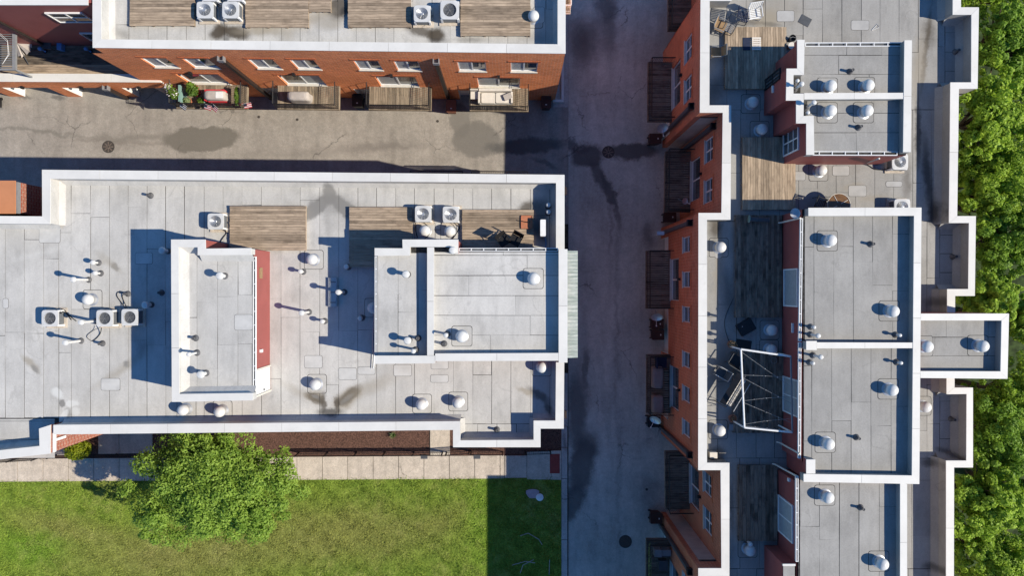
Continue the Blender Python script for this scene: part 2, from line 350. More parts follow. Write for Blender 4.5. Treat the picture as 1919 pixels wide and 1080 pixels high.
M['alley_ns'] = mk_asphalt('dark_asphalt', (0.42, 0.42, 0.375), 0.0, [
    (1101, 293, 30, 25, 0, DK, .9, .3), (1185, 283, 52, 17, 5, DK, .9, .35), (1070, 272, 40, 12, -10, DK, .8, .5), (1122, 330, 12, 34, 30, DK, .8, .5), (1140, 352, 8, 40, 20, DK, .8, .5), (1155, 395, 5, 40, 10, DK, .6, .6),
    (1105, 70, 40, 40, 0, DK, .6, .8), (1090, 85, 24, 50, 0, DK, .6, .7), (1145, 55, 14, 60, 0, DK, .5, .8), (1135, 10, 20, 40, 0, DK, .7, .6),
    (1082, 770, 20, 90, 0, DK, .75, .6), (1090, 870, 26, 60, -8, DK, .85, .35), (1075, 940, 18, 40, -15, DK, .8, .4), (1096, 690, 6, 40, 0, DK, .6, .6), (1105, 830, 22, 30, 0, DK, .5, .8), (1215, 440, 14, 26, 0, DK, .6, .8), (1215, 920, 20, 40, 0, DK, .5, .9), (1145, 420, 4, 90, 0, DK, .35, .9), (1155, 620, 4, 200, 0, DK, .3, .9), (1160, 900, 5, 200, 0, DK, .25, .9)], 0.16)
M['concrete'] = mk_asphalt('sidewalk_concrete', (0.51, 0.44, 0.36), 0.1, [(920, 940, 1, 1, 0, DK, 0, .5)], 0.07)
M['kerbstone'] = mk_asphalt('kerb_concrete', (0.40, 0.38, 0.35), 0.1, [(1058, 830, 6, 20, 0, DK, .6, .8)], 0.1)
M['mulch'] = plain('bark_mulch', (0.105, 0.055, 0.04), 0.95, var=0.6, scale=14, bump=0.9)
M['soil'] = plain('soil', (0.06, 0.05, 0.035), 0.95, var=0.5, scale=4)
M['grass'] = mk_grass('grass_ground', 0.8)
M['blade'] = mk_grass('grass_blades', 1.15)
M['wood_tan_x'] = mk_wood('weathered_boards_across', (0.355, 0.275, 0.20), (0.17, 0.13, 0.095), 'x')
M['wood_tan_y'] = mk_wood('weathered_boards_lengthwise', (0.40, 0.31, 0.22), (0.21, 0.16, 0.115), 'y')
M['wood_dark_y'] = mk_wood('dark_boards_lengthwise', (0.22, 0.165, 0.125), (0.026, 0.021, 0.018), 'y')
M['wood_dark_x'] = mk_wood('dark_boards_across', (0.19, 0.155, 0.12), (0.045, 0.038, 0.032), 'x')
M['wood_bal'] = mk_wood('balcony_boards', (0.27, 0.215, 0.155), (0.13, 0.105, 0.08), 'y')
M['white'] = plain('white_paint', (0.74, 0.74, 0.73), 0.45, var=0.05)
M['ac_paint'] = plain('grey_white_enamel', (0.56, 0.56, 0.55), 0.5, var=.12, scale=2.5)
M['offwhite'] = plain('offwhite_trim', (0.60, 0.57, 0.51), 0.6, var=0.08)
M['vent'] = plain('painted_vent_metal', (0.60, 0.595, 0.58), 0.45, 0.0, 0.5, var=0.07, scale=9)
M['cladding'] = plain('beige_cladding', (0.46, 0.40, 0.35), 0.8, var=0.15, scale=2)
M['galv'] = plain('galvanised_metal', (0.52, 0.53, 0.54), 0.38, 0.6, 0.5, var=0.12, scale=7)
M['lead'] = plain('grey_flashing', (0.10, 0.10, 0.105), 0.7, var=0.25)
M['black'] = plain('black_metal', (0.016, 0.016, 0.018), 0.5, var=0.2)
M['dkgrey'] = plain('dark_grey_metal', (0.075, 0.08, 0.088), 0.5, var=0.15)
M['midgrey'] = plain('grey_metal', (0.22, 0.225, 0.235), 0.5, var=0.1)
M['brown'] = plain('brown_metal', (0.032, 0.024, 0.021), 0.5, var=0.15)
M['binbrown'] = plain('brown_plastic', (0.055, 0.026, 0.020), 0.5, var=0.15)
M['binred'] = plain('red_brown_plastic', (0.24, 0.085, 0.05), 0.5, var=0.15)
M['rust'] = plain('orange_sheet_metal', (0.50, 0.21, 0.10), 0.7, var=0.07, scale=1.5)
M['tactile'] = plain('brick_red_tactile', (0.27, 0.052, 0.042), 0.8, var=0.1)
M['cover_grey'] = plain('beige_grey_cover', (0.42, 0.38, 0.35), 0.85, var=0.12, scale=3)
M['cover_dark'] = plain('taupe_cover', (0.27, 0.22, 0.20), 0.85, var=0.12, scale=3)
M['cream'] = plain('cream_fabric', (0.66, 0.61, 0.54), 0.9, var=0.08, scale=3)
M['red'] = plain('red_fabric', (0.55, 0.035, 0.05), 0.7, var=0.15)
M['navy'] = plain('navy_fabric', (0.016, 0.024, 0.055), 0.7, var=0.2)
M['blue'] = plain('blue_plastic', (0.10, 0.25, 0.50), 0.45, var=0.1)
M['tealgrey'] = plain('sage_plastic', (0.20, 0.33, 0.30), 0.6, var=0.1)
M['terracotta'] = plain('terracotta', (0.42, 0.16, 0.085), 0.8, var=0.12)
M['tanseat'] = plain('tan_sling', (0.28, 0.185, 0.10), 0.8, var=0.15)
M['amber'] = plain('brown_table_glass', (0.16, 0.085, 0.035), 0.2, spec=0.5, var=0.2)
M['hose'] = plain('black_hose', (0.012, 0.012, 0.014), 0.6)
M['manhole'] = plain('cast_iron', (0.06, 0.052, 0.045), 0.7, var=0.3, scale=12)
M['rib'] = plain('worn_iron', (0.14, 0.11, 0.09), 0.6, var=.3)
M['pink'] = plain('pinkish_paper', (0.42, 0.32, 0.34), 0.8)
M['fin'] = plain('grey_coil_fins', (0.20, 0.21, 0.22), 0.6, 0.3)
def mk_glass():
    nt = NT('window_glass'); n1 = nt.noise(nt.pos(), 0.9, 3.0)
    return nt.bsdf(nt.mix(nt.ramp(n1.outputs[0], .35, .65), (0.035, 0.045, 0.055), (0.10, 0.11, 0.125)), 0.06, 0, 0.7)
M['glass'] = mk_glass()
M['blind'] = plain('pale_blind', (0.34, 0.36, 0.37), 0.5, spec=0.5, var=0.1)
def mk_awning():
    nt = NT('fibreglass_awning'); sp = nt.n('SeparateXYZ'); nt.set(sp.inputs[0], nt.pos()); n1 = nt.noise(nt.scalev(nt.pos(), (1.2, 6, 1)), 1.0, 5.0, .7)
    return nt.bsdf(nt.mix(nt.ramp(n1.outputs[0], .35, .7), (0.24, 0.28, 0.25), (0.42, 0.45, 0.42)), 0.4, 0, 0.4, n1.outputs[0], .4, .02)
M['awning'] = mk_awning()
M['leaf_shade'] = mk_leaf('shade_tree_leaf', (0.10, 0.20, 0.02), (0.41, 0.57, 0.095))
M['leaf_row'] = mk_leaf('row_tree_leaf', (0.11, 0.22, 0.016), (0.52, 0.70, 0.070))
M['leaf_row2'] = mk_leaf('row_tree_leaf_deep', (0.08, 0.18, 0.018), (0.34, 0.52, 0.055))
M['leaf_gold'] = mk_leaf('golden_shrub_leaf', (0.15, 0.20, 0.01), (0.33, 0.36, 0.02))
M['leaf_pot'] = mk_leaf('pot_plant_leaf', (0.06, 0.13, 0.02), (0.20, 0.30, 0.05))
M['leaf_pale'] = mk_leaf('pale_grass_leaf', (0.20, 0.27, 0.12), (0.36, 0.42, 0.2))
M['petal'] = plain('white_petals', (0.72, 0.66, 0.70), 0.8)
M['bark'] = plain('bark', (0.10, 0.075, 0.055), 0.95, var=0.35, scale=5, bump=.8)

def struct(mb, name, mat, smooth=False):
    return mb.obj(name, mat, kind='structure')

# ------------------------------------------------------------------ ground, alleys, pavement
ZR, ZP = 8.15, 9.1            # main roofs, parapet tops
ZT, ZTP = 10.75, 11.2         # rooftop storeys of the east building
ZB, ZBP = 10.5, 11.0          # rooftop storeys of the middle building
def rect(px0, py0, px1, py1, z): return PV([(px0, py0), (px1, py0), (px1, py1), (px0, py1)], z)

struct(MB().prism([(-120, -120), (120, -120), (120, 120), (-120, 120)], -0.6, -0.05), 'ground', M['soil'])
struct(MB().prism(rect(-900, -300, 1065, 420, 0), -0.5, 0.0), 'east_west_alley', M['alley'])
struct(MB().prism(rect(1065.2, -600, 1300, 1500, 0), -0.5, 0.002), 'north_south_alley', M['alley_ns'])
# concrete apron round the corner of the north building
ap = struct(MB().prism(rect(1036, -100, 1064.8, 201, 0), -0.3, 0.03), 'corner_apron', M['kerbstone'])
mb = MB(); mb.prism(rect(1052, -100, 1056.5, 186, 0.2), -0.2, 0.22); mb.prism(rect(1036, 186.3, 1056.5, 191, 0.2), -0.2, 0.22)
struct(mb, 'apron_kerb', M['coping'])
# lawn
lawn = struct(MB().prism(PV([(-700, 905), (1052, 897), (1052, 1600), (-700, 1600)], 0.1), -0.4, 0.07), 'lawn', M['grass'])
# bed under the south front
struct(MB().prism(PV([(-700, 700), (1052, 700), (1052, 860), (-700, 866)], 0.05), -0.4, 0.04), 'planting_bed', M['mulch'])
# sidewalk of separate slabs
walk = struct(MB().prism(PV([(-700, 864), (1052, 855), (1052, 896.5), (-700, 905)], 0.05), -0.4, 0.06), 'sidewalk', M['bitumen'])
def slab_quad(x0, x1, ya0, ya1, yb0, yb1): return PV([(x0, ya0), (x1, yb0), (x1, yb1), (x0, ya1)], 0.1)
xs = -110.0
while xs < 944:
    x1 = xs + 47.6
    t0, t1 = (xs - 0) / 945, (x1 - 0) / 945
    y0a, y0b = 861 - 6.5 * t0, 861 - 6.5 * t1; y1a, y1b = 903.5 - 6.0 * t0, 903.5 - 6.0 * t1
    MB().prism(slab_quad(xs + 0.5, min(x1, 945) - 0.5, y0a, y1a, y0b, y1b), 0.05, 0.10).obj('slab', M['concrete'], walk)
    xs = x1
MB().prism(PV([(945.6, 855), (987, 854.6), (987, 896), (945.6, 896.6)], 0.1), 0.05, 0.10).obj('slab', M['concrete'], walk)
mb = MB(); mb.prism(PV([(987.8, 848), (1051.5, 845), (1051.5, 900), (987.8, 899)], 0.1), 0.05, 0.108); mb.obj('ramp_slab', M['concrete'], walk)
mb = MB()
mb.prism(PV([(1030.5, 851.5), (1049, 851.5), (1049, 888), (1030.5, 888)], 0.115), 0.10, 0.115)
for i in range(4):
    for j in range(8):
        x, y = P(1032.8 + i * 4.6, 854 + j * 4.6, 0.115); mb.rev(x, y, [(0.028, 0.115), (0.02, 0.122)], 6)
mb.obj('tactile_plate', M['tactile'], walk)
# front paths through the bed
path = struct(MB().prism(PV([(806, 780), (843, 780), (843, 853), (806, 854)], 0.1), -0.3, 0.09), 'front_path', M['concrete'])
p2 = struct(MB().prism(PV([(96, 790), (144, 790), (144, 852), (96, 855)], 0.1), -0.3, 0.09), 'front_path', M['concrete'])
p3 = struct(MB().prism(PV([(184, 790), (222.4, 790), (222.4, 851), (184, 851.5)], 0.1), -0.3, 0.09), 'front_path', M['concrete'])
p4 = struct(MB().prism(PV([(223.4, 790), (285, 790), (285, 850), (223.4, 850.8)], 0.1), -0.3, 0.09), 'front_path', M['concrete'])
# kerb between lawn and alley, in lengths
kerb = D.objects.new('kerb', None); COL.objects.link(kerb); kerb['kind'] = 'structure'
ks = [800, 839.5, 898, 1012.5, 1120, 1240]
for a, b in zip(ks, ks[1:]):
    MB().prism(rect(1052.3, a + .5, 1063.2, b - .5, 0.12), -0.3, 0.12).obj('kerb_stone', M['kerbstone'], kerb)
MB().prism(rect(1052, 700, 1064, 799.5, 0.05), -0.3, 0.05).obj('kerb_stone', M['kerbstone'], kerb)
# strip of ground east of the east building
M['undergrowth'] = plain('dark_undergrowth', (0.035, 0.055, 0.015), 0.95, var=0.6, scale=3, bump=.8)
struct(MB().prism(PV([(1700, -300), (2700, -300), (2700, 1500), (1700, 1500)], 0.0), -0.3, 0.02), 'wooded_ground', M['undergrowth'])

# grass blades (nobody could count them)
def grass_blades():
    n = 170000
    x0, ytop = P(-40, 905, 0.1); x1, ybot = P(1051, 1120, 0.1); ytop = P(0, 898.5, 0.1)[1]
    x = RNG.uniform(x0, x1, n); px = x / ((CAMH - .1) / F) + CX
    top = (CY - (905 - (px / 1052) * 8)) * (CAMH - .1) / F
    y = top - RNG.uniform(-0.018, 1, n) * (top - ybot)
    cl = (np.sin(x * 5.1 + 2 * np.sin(y * 3.3)) + np.sin(y * 6.3 + 2 * np.sin(x * 2.7)) + np.sin(x * 1.9 + y * 2.3)) / 3
    h = RNG.uniform(0.03, 0.085, n) * (1 + .55 * cl); a = RNG.uniform(0, 6.283, n); w = RNG.uniform(0.012, 0.03, n)
    lx, ly = RNG.normal(0, 0.05, n), RNG.normal(0, 0.05, n)
    v = np.zeros((n, 3, 3)); ca, sa = np.cos(a), np.sin(a)
    v[:, 0] = np.stack([x - ca * w, y - sa * w, np.full(n, 0.068)], 1); v[:, 1] = np.stack([x + ca * w, y + sa * w, np.full(n, 0.068)], 1)
    v[:, 2] = np.stack([x + lx, y + ly, 0.07 + h], 1)
    me = D.meshes.new('grass'); me.vertices.add(n * 3); me.vertices.foreach_set('co', v.reshape(-1))
    me.loops.add(n * 3); me.loops.foreach_set('vertex_index', np.arange(n * 3, dtype=np.int32))
    me.polygons.add(n); me.polygons.foreach_set('loop_start', np.arange(0, n * 3, 3, dtype=np.int32)); me.polygons.foreach_set('loop_total', np.full(n, 3, dtype=np.int32))
    me.materials.append(M['blade']); me.update(calc_edges=True)
    o = D.objects.new('grass', me); COL.objects.link(o); o['kind'] = 'stuff'
grass_blades()

# ------------------------------------------------------------------ building kit
def lerp2(a, b, t): return (a[0] + (b[0] - a[0]) * t, a[1] + (b[1] - a[1]) * t)
def dist2(a, b): return math.hypot(b[0] - a[0], b[1] - a[1])

def parapet(parent, outer, inner, ztop, zbase, outmat, loc=None, seg=3.0, oh=0.03, copname='coping', inmat=None):
    o, i = PV(outer, ztop), PV(inner, ztop)
    for k in range(len(o) - 1):
        a, b, c, d = o[k], o[k + 1], i[k + 1], i[k]
        w = max(dist2(a, d), .2); t = min(0.3, oh / w)
        wa, wb, wc, wd = lerp2(a, d, t), lerp2(b, c, t), lerp2(b, c, 1 - t), lerp2(a, d, 1 - t)
        mb = MB(); zt = ztop - 0.045
        for (p, q, m) in ((wa, wb, 0), (wc, wd, 1), (wb, wc, 1), (wd, wa, 1)):
            mb.m = m; mb.face([(p[0], p[1], zbase), (q[0], q[1], zbase), (q[0], q[1], zt), (p[0], p[1], zt)])
        mb.obj('parapet_wall', [outmat, inmat or MEM[0]], parent, loc)
        L = dist2(a, b); n = max(1, round(L / seg))
        for s in range(n):
            e0, e1 = (0.004 / L if s else 0), (0.004 / L if s < n - 1 else 0)
            t0, t1 = s / n + e0 * 1.5, (s + 1) / n - e1 * 1.5
            dx, dy = (b[0] - a[0]) / L, (b[1] - a[1]) / L; Li = max(dist2(d, c), .01); off = (d[0] - a[0]) * dx + (d[1] - a[1]) * dy
            u0 = 0 if s == 0 else min(max((t0 * L - off) / Li, .001), .999); u1 = 1 if s == n - 1 else min(max((t1 * L - off) / Li, .001), .999)
            q = [lerp2(a, b, t0), lerp2(a, b, t1), lerp2(d, c, u1), lerp2(d, c, u0)]
            MB().prism(q, zt, ztop + random.uniform(-.004, .004), bottom=True).obj(copname, M['coping'], parent, loc)

def cant(parent, inner, ztop, zbase, sign, w=0.2, loc=None, off=0.02):
    p = PV(inner, ztop); mb = MB()
    for a, b in zip(p, p[1:]):
        L = dist2(a, b)
        if L < 0.05: continue
        d = ((b[0] - a[0]) / L, (b[1] - a[1]) / L); n = (-d[1] * sign, d[0] * sign)
        a0 = (a[0] - n[0] * 0.03, a[1] - n[1] * 0.03); b0 = (b[0] - n[0] * 0.03, b[1] - n[1] * 0.03)
        mb.face([(a0[0], a0[1], zbase + w + .03), (b0[0], b0[1], zbase + w + .03), (b[0] + n[0] * w, b[1] + n[1] * w, zbase + 0.013), (a[0] + n[0] * w, a[1] + n[1] * w, zbase + 0.013)])
    mb.obj('cant_strip', MEM[0], parent, loc)

MEM = [M['membrane']]
def sheets(parent, x0, y0, x1, y1, z, along='y', pitch=1.03, skip=(), loc=None, phase=0.0, cross=4.5, gap=0.032, mat=None):
    if x1 < x0: x0, x1 = x1, x0
    if y1 < y0: y0, y1 = y1, y0
    a0, a1, b0, b1 = (x0, x1, y0, y1) if along == 'y' else (y0, y1, x0, x1)
    a = a0 - phase
    while a < a1 - 0.05:
        e = min(a + pitch + random.uniform(-.03, .03), a1); s = max(a, a0); a = e
        if e - s < 0.08: continue
        cuts = [b0]; p = b0 + random.uniform(0.3, 1.0) * cross
        while p < b1 - 0.8:
            cuts.append(p); p += random.uniform(0.5, 1.3) * cross
        cuts.append(b1)
        for c, d in zip(cuts, cuts[1:]):
            g = random.uniform(0.35, 1.0) * gap; g2 = random.uniform(.2, .6) * gap
            r = (s + g / 2, c + g2 / 2, e - g / 2, d - g2 / 2) if along == 'y' else (c + g2 / 2, s + g / 2, d - g2 / 2, e - g / 2)
            if any(r[0] > k[0] - .05 and r[2] < k[2] + .05 and r[1] > k[1] - .05 and r[3] < k[3] + .05 for k in skip): continue
            jt = lambda v: v + random.uniform(-.011, .011)
            MB().prism([(jt(r[0]), jt(r[1])), (jt(r[2]), jt(r[1])), (jt(r[2]), jt(r[3])), (jt(r[0]), jt(r[3]))], z - .004, z + 0.012 + random.uniform(-.0015, .0015)).obj('membrane_sheet', mat or MEM[0], parent, loc)

def patches(parent, lst, z, loc=None):
    for (x0, y0, x1, y1) in lst:
        (ax, ay), (bx, by) = P(x0, y0, z), P(x1, y1, z)
        mb = MB(); mb.m = 1
        cx, cy, lx, ly = (ax + bx) / 2, (ay + by) / 2, abs(bx - ax), abs(by - ay)
        mb.prism(mb.rrect(cx, cy, lx + 0.03, ly + 0.03, 0.1), z + 0.010, z + 0.0165)
        mb.m = 0; mb.prism(mb.rrect(cx, cy, lx, ly, 0.09), z + 0.010, z + 0.021)
        mb.obj('roof_patch', [M['patch'] if MEM[0] != M['membrane_e'] else M['patch_e'], M['bitumen']], parent, loc)

class Facade:
    def __init__(s, p0, p1, out):
        s.p0 = p0; s.L = dist2(p0, p1); s.d = ((p1[0] - p0[0]) / s.L, (p1[1] - p0[1]) / s.L)
        n = (-s.d[1], s.d[0]); s.o = n if n[0] * out[0] + n[1] * out[1] > 0 else (-n[0], -n[1])
    def pt(s, u, z, dep=0.0):
        return (s.p0[0] + s.d[0] * u - s.o[0] * dep, s.p0[1] + s.d[1] * u - s.o[1] * dep, z)
    def hit(s, px, py):
        rx, ry = (px - CX) / F, (CY - py) / F
        den = rx * s.o[0] + ry * s.o[1]; t = (s.p0[0] * s.o[0] + s.p0[1] * s.o[1]) / den
        x, y = rx * t, ry * t
        return ((x - s.p0[0]) * s.d[0] + (y - s.p0[1]) * s.d[1], CAMH - t)
    def box(s, mb, u0, u1, z0, z1, d0, d1):      # d0 outer depth, d1 inner depth
        a = [s.pt(u0, 0, d0), s.pt(u1, 0, d0), s.pt(u1, 0, d1), s.pt(u0, 0, d1)]
        mb.prism([(q[0], q[1]) for q in a], z0, z1, bottom=True)
    def wall(s, parent, z0, z1, holes, mat, name='wall', depth=0.3, loc=None, revmat=None):
        us = sorted({0, s.L} | {h[0] for h in holes} | {h[1] for h in holes}); zs = sorted({z0, z1} | {h[2] for h in holes} | {h[3] for h in holes})
        mb = MB()
        def q(a, b, c, d):
            v1, v2 = Vector(b) - Vector(a), Vector(d) - Vector(a)
            mb.face([a, b, c, d])
        for u0, u1 in zip(us, us[1:]):
            for w0, w1 in zip(zs, zs[1:]):
                um, wm = (u0 + u1) / 2, (w0 + w1) / 2
                if any(h[0] < um < h[1] and h[2] < wm < h[3] for h in holes): continue
                q(s.pt(u0, w0), s.pt(u1, w0), s.pt(u1, w1), s.pt(u0, w1))
        for h in holes:
            u0, u1, w0, w1 = h[:4]; mb.m = 1 if len(h) > 4 else 0
            q(s.pt(u0, w0), s.pt(u0, w1), s.pt(u0, w1, depth), s.pt(u0, w0, depth)); q(s.pt(u1, w1), s.pt(u1, w0), s.pt(u1, w0, depth), s.pt(u1, w1, depth))
            if w0 > .01: q(s.pt(u0, w0), s.pt(u1, w0), s.pt(u1, w0, depth), s.pt(u0, w0, depth))
            q(s.pt(u0, w1), s.pt(u1, w1), s.pt(u1, w1, depth), s.pt(u0, w1, depth))
        return mb.obj(name, [mat, M['white']], parent, loc)
    def window(s, root, u0, u1, z0, z1, mv=1, mh=0, dep=0.09, sill=True, lintel=True, blind=None, name='window'):
        mb = MB(); fw = 0.05
        s.box(mb, u0, u0 + fw, z0, z1, dep - .04, dep + .05); s.box(mb, u1 - fw, u1, z0, z1, dep - .04, dep + .05)
        s.box(mb, u0 + fw, u1 - fw, z0, z0 + fw, dep - .04, dep + .05); s.box(mb, u0 + fw, u1 - fw, z1 - fw, z1, dep - .04, dep + .05)
        for k in range(mv):
            c = u0 + (u1 - u0) * (k + 1) / (mv + 1); s.box(mb, c - .04, c + .04, z0 + fw, z1 - fw, dep - .02, dep + .045)
        for k in range(mh):
            c = z0 + (z1 - z0) * (k + 1) / (mh + 1); s.box(mb, u0 + fw, u1 - fw, c - .03, c + .03, dep - .016, dep + .04)
        w = mb.obj(name, M['white'], root)
        for k in range(mv + 1):
            a = u0 + (u1 - u0) * k / (mv + 1) + .05; b = u0 + (u1 - u0) * (k + 1) / (mv + 1) - .05
            pm = MB(); s.box(pm, a, b, z0 + .05, z1 - .05, dep + .01, dep + .03)
            pm.obj('pane', M['blind'] if (blind is not None and k in blind) else M['glass'], w)
        if sill:
            sm = MB(); s.box(sm, u0 - .04, u1 + .04, z0 - .09, z0 - .002, -.05, -.003); s.box(sm, u0 + .002, u1 - .002, z0 + .001, z0 + .02, -.051, dep - .045); sm.obj('sill', M['offwhite'], w)
        if lintel:
            lm = MB(); n = max(4, round((u1 - u0 + .3) / .09))
            for k in range(n):
                a = u0 - .15 + (u1 - u0 + .3) * k / n; s.box(lm, a + .004, a + (u1 - u0 + .3) / n - .004, z1 + .002, z1 + .21, -.018, .03)
            lm.obj('lintel', M['lintel'], w)
        return w

def balcony(root, fac, u0, u1, zf, depth, boardmat, railmat, rail_h=1.0, rimmat=None):
    mb = MB(); rm = rimmat or M['wood_bal']
    fac.box(mb, u0, u1, zf - .22, zf - .03, -depth, -depth + .09); fac.box(mb, u0, u0 + .09, zf - .22, zf - .03, -depth + .092, -.002); fac.box(mb, u1 - .09, u1, zf - .22, zf - .03, -depth + .092, -.002)
    b = mb.obj('balcony', rm, root)
    n = max(4, int((u1 - u0) / .14))
    for k in range(n):
        a = u0 + (u1 - u0) * k / n; bm = MB(); fac.box(bm, a + .007, a + (u1 - u0) / n - .007, zf - .028, zf + random.uniform(-.002, .002), -depth + .01, -.006)
        bm.obj('floor_board', boardmat, b)
    rl = MB()
    def bar(ua, da, ub, db, z, r): rl.tube([fac.pt(ua, z, da), fac.pt(ub, z, db)], r, 4)
    i = .05
    for z in (zf + .12, zf + rail_h - .1):
        bar(u0 + i, -depth + i, u1 - i, -depth + i, z, .014); bar(u0 + i, -depth + i, u0 + i, -.02, z, .014); bar(u1 - i, -depth + i, u1 - i, -.02, z, .014)
    z = zf + rail_h
    bar(u0 + i, -depth + i, u1 - i, -depth + i, z, .024); bar(u0 + i, -depth + i, u0 + i, -.02, z, .024); bar(u1 - i, -depth + i, u1 - i, -.02, z, .024)
    rl.obj('handrail', railmat, b)
    pk = MB()
    k = u0 + i
    while k < u1 - i:
        q = fac.pt(k, 0, -depth + i); pk.obox(q[0], q[1], zf - .02, zf + rail_h, .016, .016, bottom=False); k += .11
    k = i + .11
    while k < depth - .05:
        for u in (u0 + i, u1 - i):
            q = fac.pt(u, 0, -k); pk.obox(q[0], q[1], zf - .02, zf + rail_h, .016, .016, bottom=False)
        k += .11
    pk.obj('baluster', railmat, b, kind='stuff')
    return b

def hopper(root, fac, u, ztop, zbot, mat, headmat):
    mb = MB(); fac.box(mb, u - .10, u + .10, zbot, ztop - .3, -.22, -.04); d = mb.obj('downspout', mat, root)
    hm = MB(); fac.box(hm, u - .17, u + .17, ztop - .32, ztop, -.28, -.24); fac.box(hm, u - .17, u - .13, ztop - .32, ztop, -.239, -.004); fac.box(hm, u + .13, u + .17, ztop - .32, ztop, -.239, -.004)
    fac.box(hm, u - .129, u + .129, ztop - .32, ztop - .2, -.239, -.004); hm.obj('rain_head', headmat, d)
    return d

def gutter(parent, a_px, b_px, z, loc=None, width=.15, name='gutter', n=None):
    a, b = P(*a_px, z), P(*b_px, z); L = dist2(a, b); d = ((b[0] - a[0]) / L, (b[1] - a[1]) / L); nn = (-d[1], d[0])
    ang = math.atan2(d[1], d[0]); c = lerp2(a, b, .5); h = width / 2
    mb = MB()
    for s in (-1, 1): mb.obox(c[0] + nn[0] * h * s, c[1] + nn[1] * h * s, z - .12, z, L, .035, ang)
    n = n or max(3, round(L / .66))
    for k in range(n + 1):
        q = lerp2(a, b, min(max(k / n, .02 / L), 1 - .02 / L)); mb.obox(q[0], q[1], z - .03, z - .003, .04, width - .04, ang)
    mb.m = 1; mb.obox(c[0], c[1], z - .119, z - .10, L - .01, width - .037, ang)
    mb.obj(name, [M['white'], M['dkgrey']], parent, loc)

def body(root, polys, z1, mat, name='wall', z0=-0.3):
    mb = MB()
    for p in polys: mb.prism(p, z0, z1, top=False)
    return mb.obj(name, mat, root)

def root_at(px, py, name, label, cat='building', z=0.0):
    x, y = P(px, py, z); return thing(name, label, cat, (x, y, z), worldspace=True)

MEM[0] = M['membrane_n']
# ------------------------------------------------------------------ north building (brick front, top left)
A = root_at(610, 0, 'brick_apartment_building', 'orange brick apartment building with grey roof and four balconies over the sunlit alley')
ao = [(173, -120), (173.5, 89), (1060, 100), (1060, -120)]; ai = [(189, -120), (190, 73), (1045, 82.5), (1045, -120)]
fa = Facade(P(173.5, 89, ZP), P(1060, 100, ZP), (0, -1)); fa.p0 = (fa.p0[0], fa.p0[1] + .03)
wA = []
for (a, b, yy) in ((292, 337, 127), (367, 413, 128), (485, 530, 130), (561, 604, 131.5), (675, 719, 133), (747, 791, 134), (861, 912, 135.5), (957, 1006, 136)):
    u0, u1 = fa.hit(a, yy)[0], fa.hit(b, yy)[0]; wA.append((u0, u1, 5.85, 7.5))
dA = []
for (a, b) in ((362, 436), (540, 613), (713, 785), (896, 974)):
    u0, u1 = fa.hit(a, 160)[0], fa.hit(b, 160)[0]; dA.append((u0, u1, 2.72, 4.72))
gA = []
for (a, b) in ((310, 405), (500, 600), (670, 770), (860, 960)):
    u0, u1 = fa.hit(a, 176)[0], fa.hit(b, 176)[0]; gA.append((u0, u1, 0.0, 2.05, 1))
fa.wall(A, -.2, ZR, wA + dA + gA, M['brick'], 'front_wall', .32)
aw = PV(ao, ZP); ins = .35
mb = MB(); mb.prism([(aw[0][0] + .03, aw[0][1]), (aw[1][0] + .03, aw[1][1] + ins), (aw[2][0] - .03, aw[2][1] + ins), (aw[3][0] - .03, aw[3][1])], -.3, ZR, top=False)
for s, (q, t) in enumerate(((aw[1], 1), (aw[2], -1))):
    mb.face([(q[0] + .03 * t, q[1] + .03, -.3), (q[0] + .03 * t, q[1] + ins, -.3), (q[0] + .03 * t, q[1] + ins, ZR), (q[0] + .03 * t, q[1] + .03, ZR)])
mb.obj('side_wall', M['brick'], A)
for k, h in enumerate(wA): fa.window(A, *h, mv=1, blind=(0,))
for k, h in enumerate(dA): fa.window(A, *h, mv=1, sill=True, name='balcony_door', blind=(0,) if k > 1 else (1,), dep=.12)
for h in gA:
    mb = MB(); n = 4
    for k in range(n): fa.box(mb, h[0], h[1], 2.05 / n * k + .01, 2.05 / n * (k + 1) - .01, .27, .31)
    mb.obj('garage_door', M['white'], A)
for (a, b, yy) in ((332, 465, 204), (521, 637, 205.5), (692, 809, 207), (881, 991, 209)):
    zf = 2.66; x0, y0 = P(a, yy, zf - .1); x1, _ = P(b, yy, zf - .1)
    u0, u1 = x0 - fa.p0[0], x1 - fa.p0[0]; dep = fa.pt((u0 + u1) / 2, 0)[1] - y0
    balcony(A, fa, u0, u1, zf, dep, M['wood_bal'], M['black'])
for (px, py) in ((415, 106), (817.5, 111)):
    u = fa.hit(px, py)[0]; hopper(A, fa, u, 8.0, 0.1, M['brown'], M['midgrey'])
for (px, py) in ((372, 145), (560, 146.5), (738, 147.5), (935, 149)):
    u, z = fa.hit(px, py); mb = MB(); fa.box(mb, u - .07, u + .07, 4.95, 5.2, -.16, -.001); mb.obj('wall_lamp', M['black'], A)
parapet(A, ao, ai, ZP, ZR, M['brick'])
cant(A, ai, ZP, ZR, 1)
rA = MB().prism(PV([(180, -118), (180, 84), (1053, 93), (1053, -118)], ZP), ZR - .2, ZR).obj('roof', M['bitumen'], A)
(x0, y1), (x1, y0) = P(186, -118, ZP), P(1050, 88, ZP)
sheets(rA, x0, y0, x1, y1, ZR, 'y', 1.02)
patches(rA, [(1000, 13, 1020, 42)], ZR)
# balcony hanging over the side alley, only its edge shows
fe = Facade(P(1060, 100, ZP), P(1060, -120, ZP), (1, 0))
balcony(A, fe, 3.8, 6.4, 5.0, .62, M['wood_bal'], M['white'], 1.0, M['white'])

MEM[0] = M['membrane']
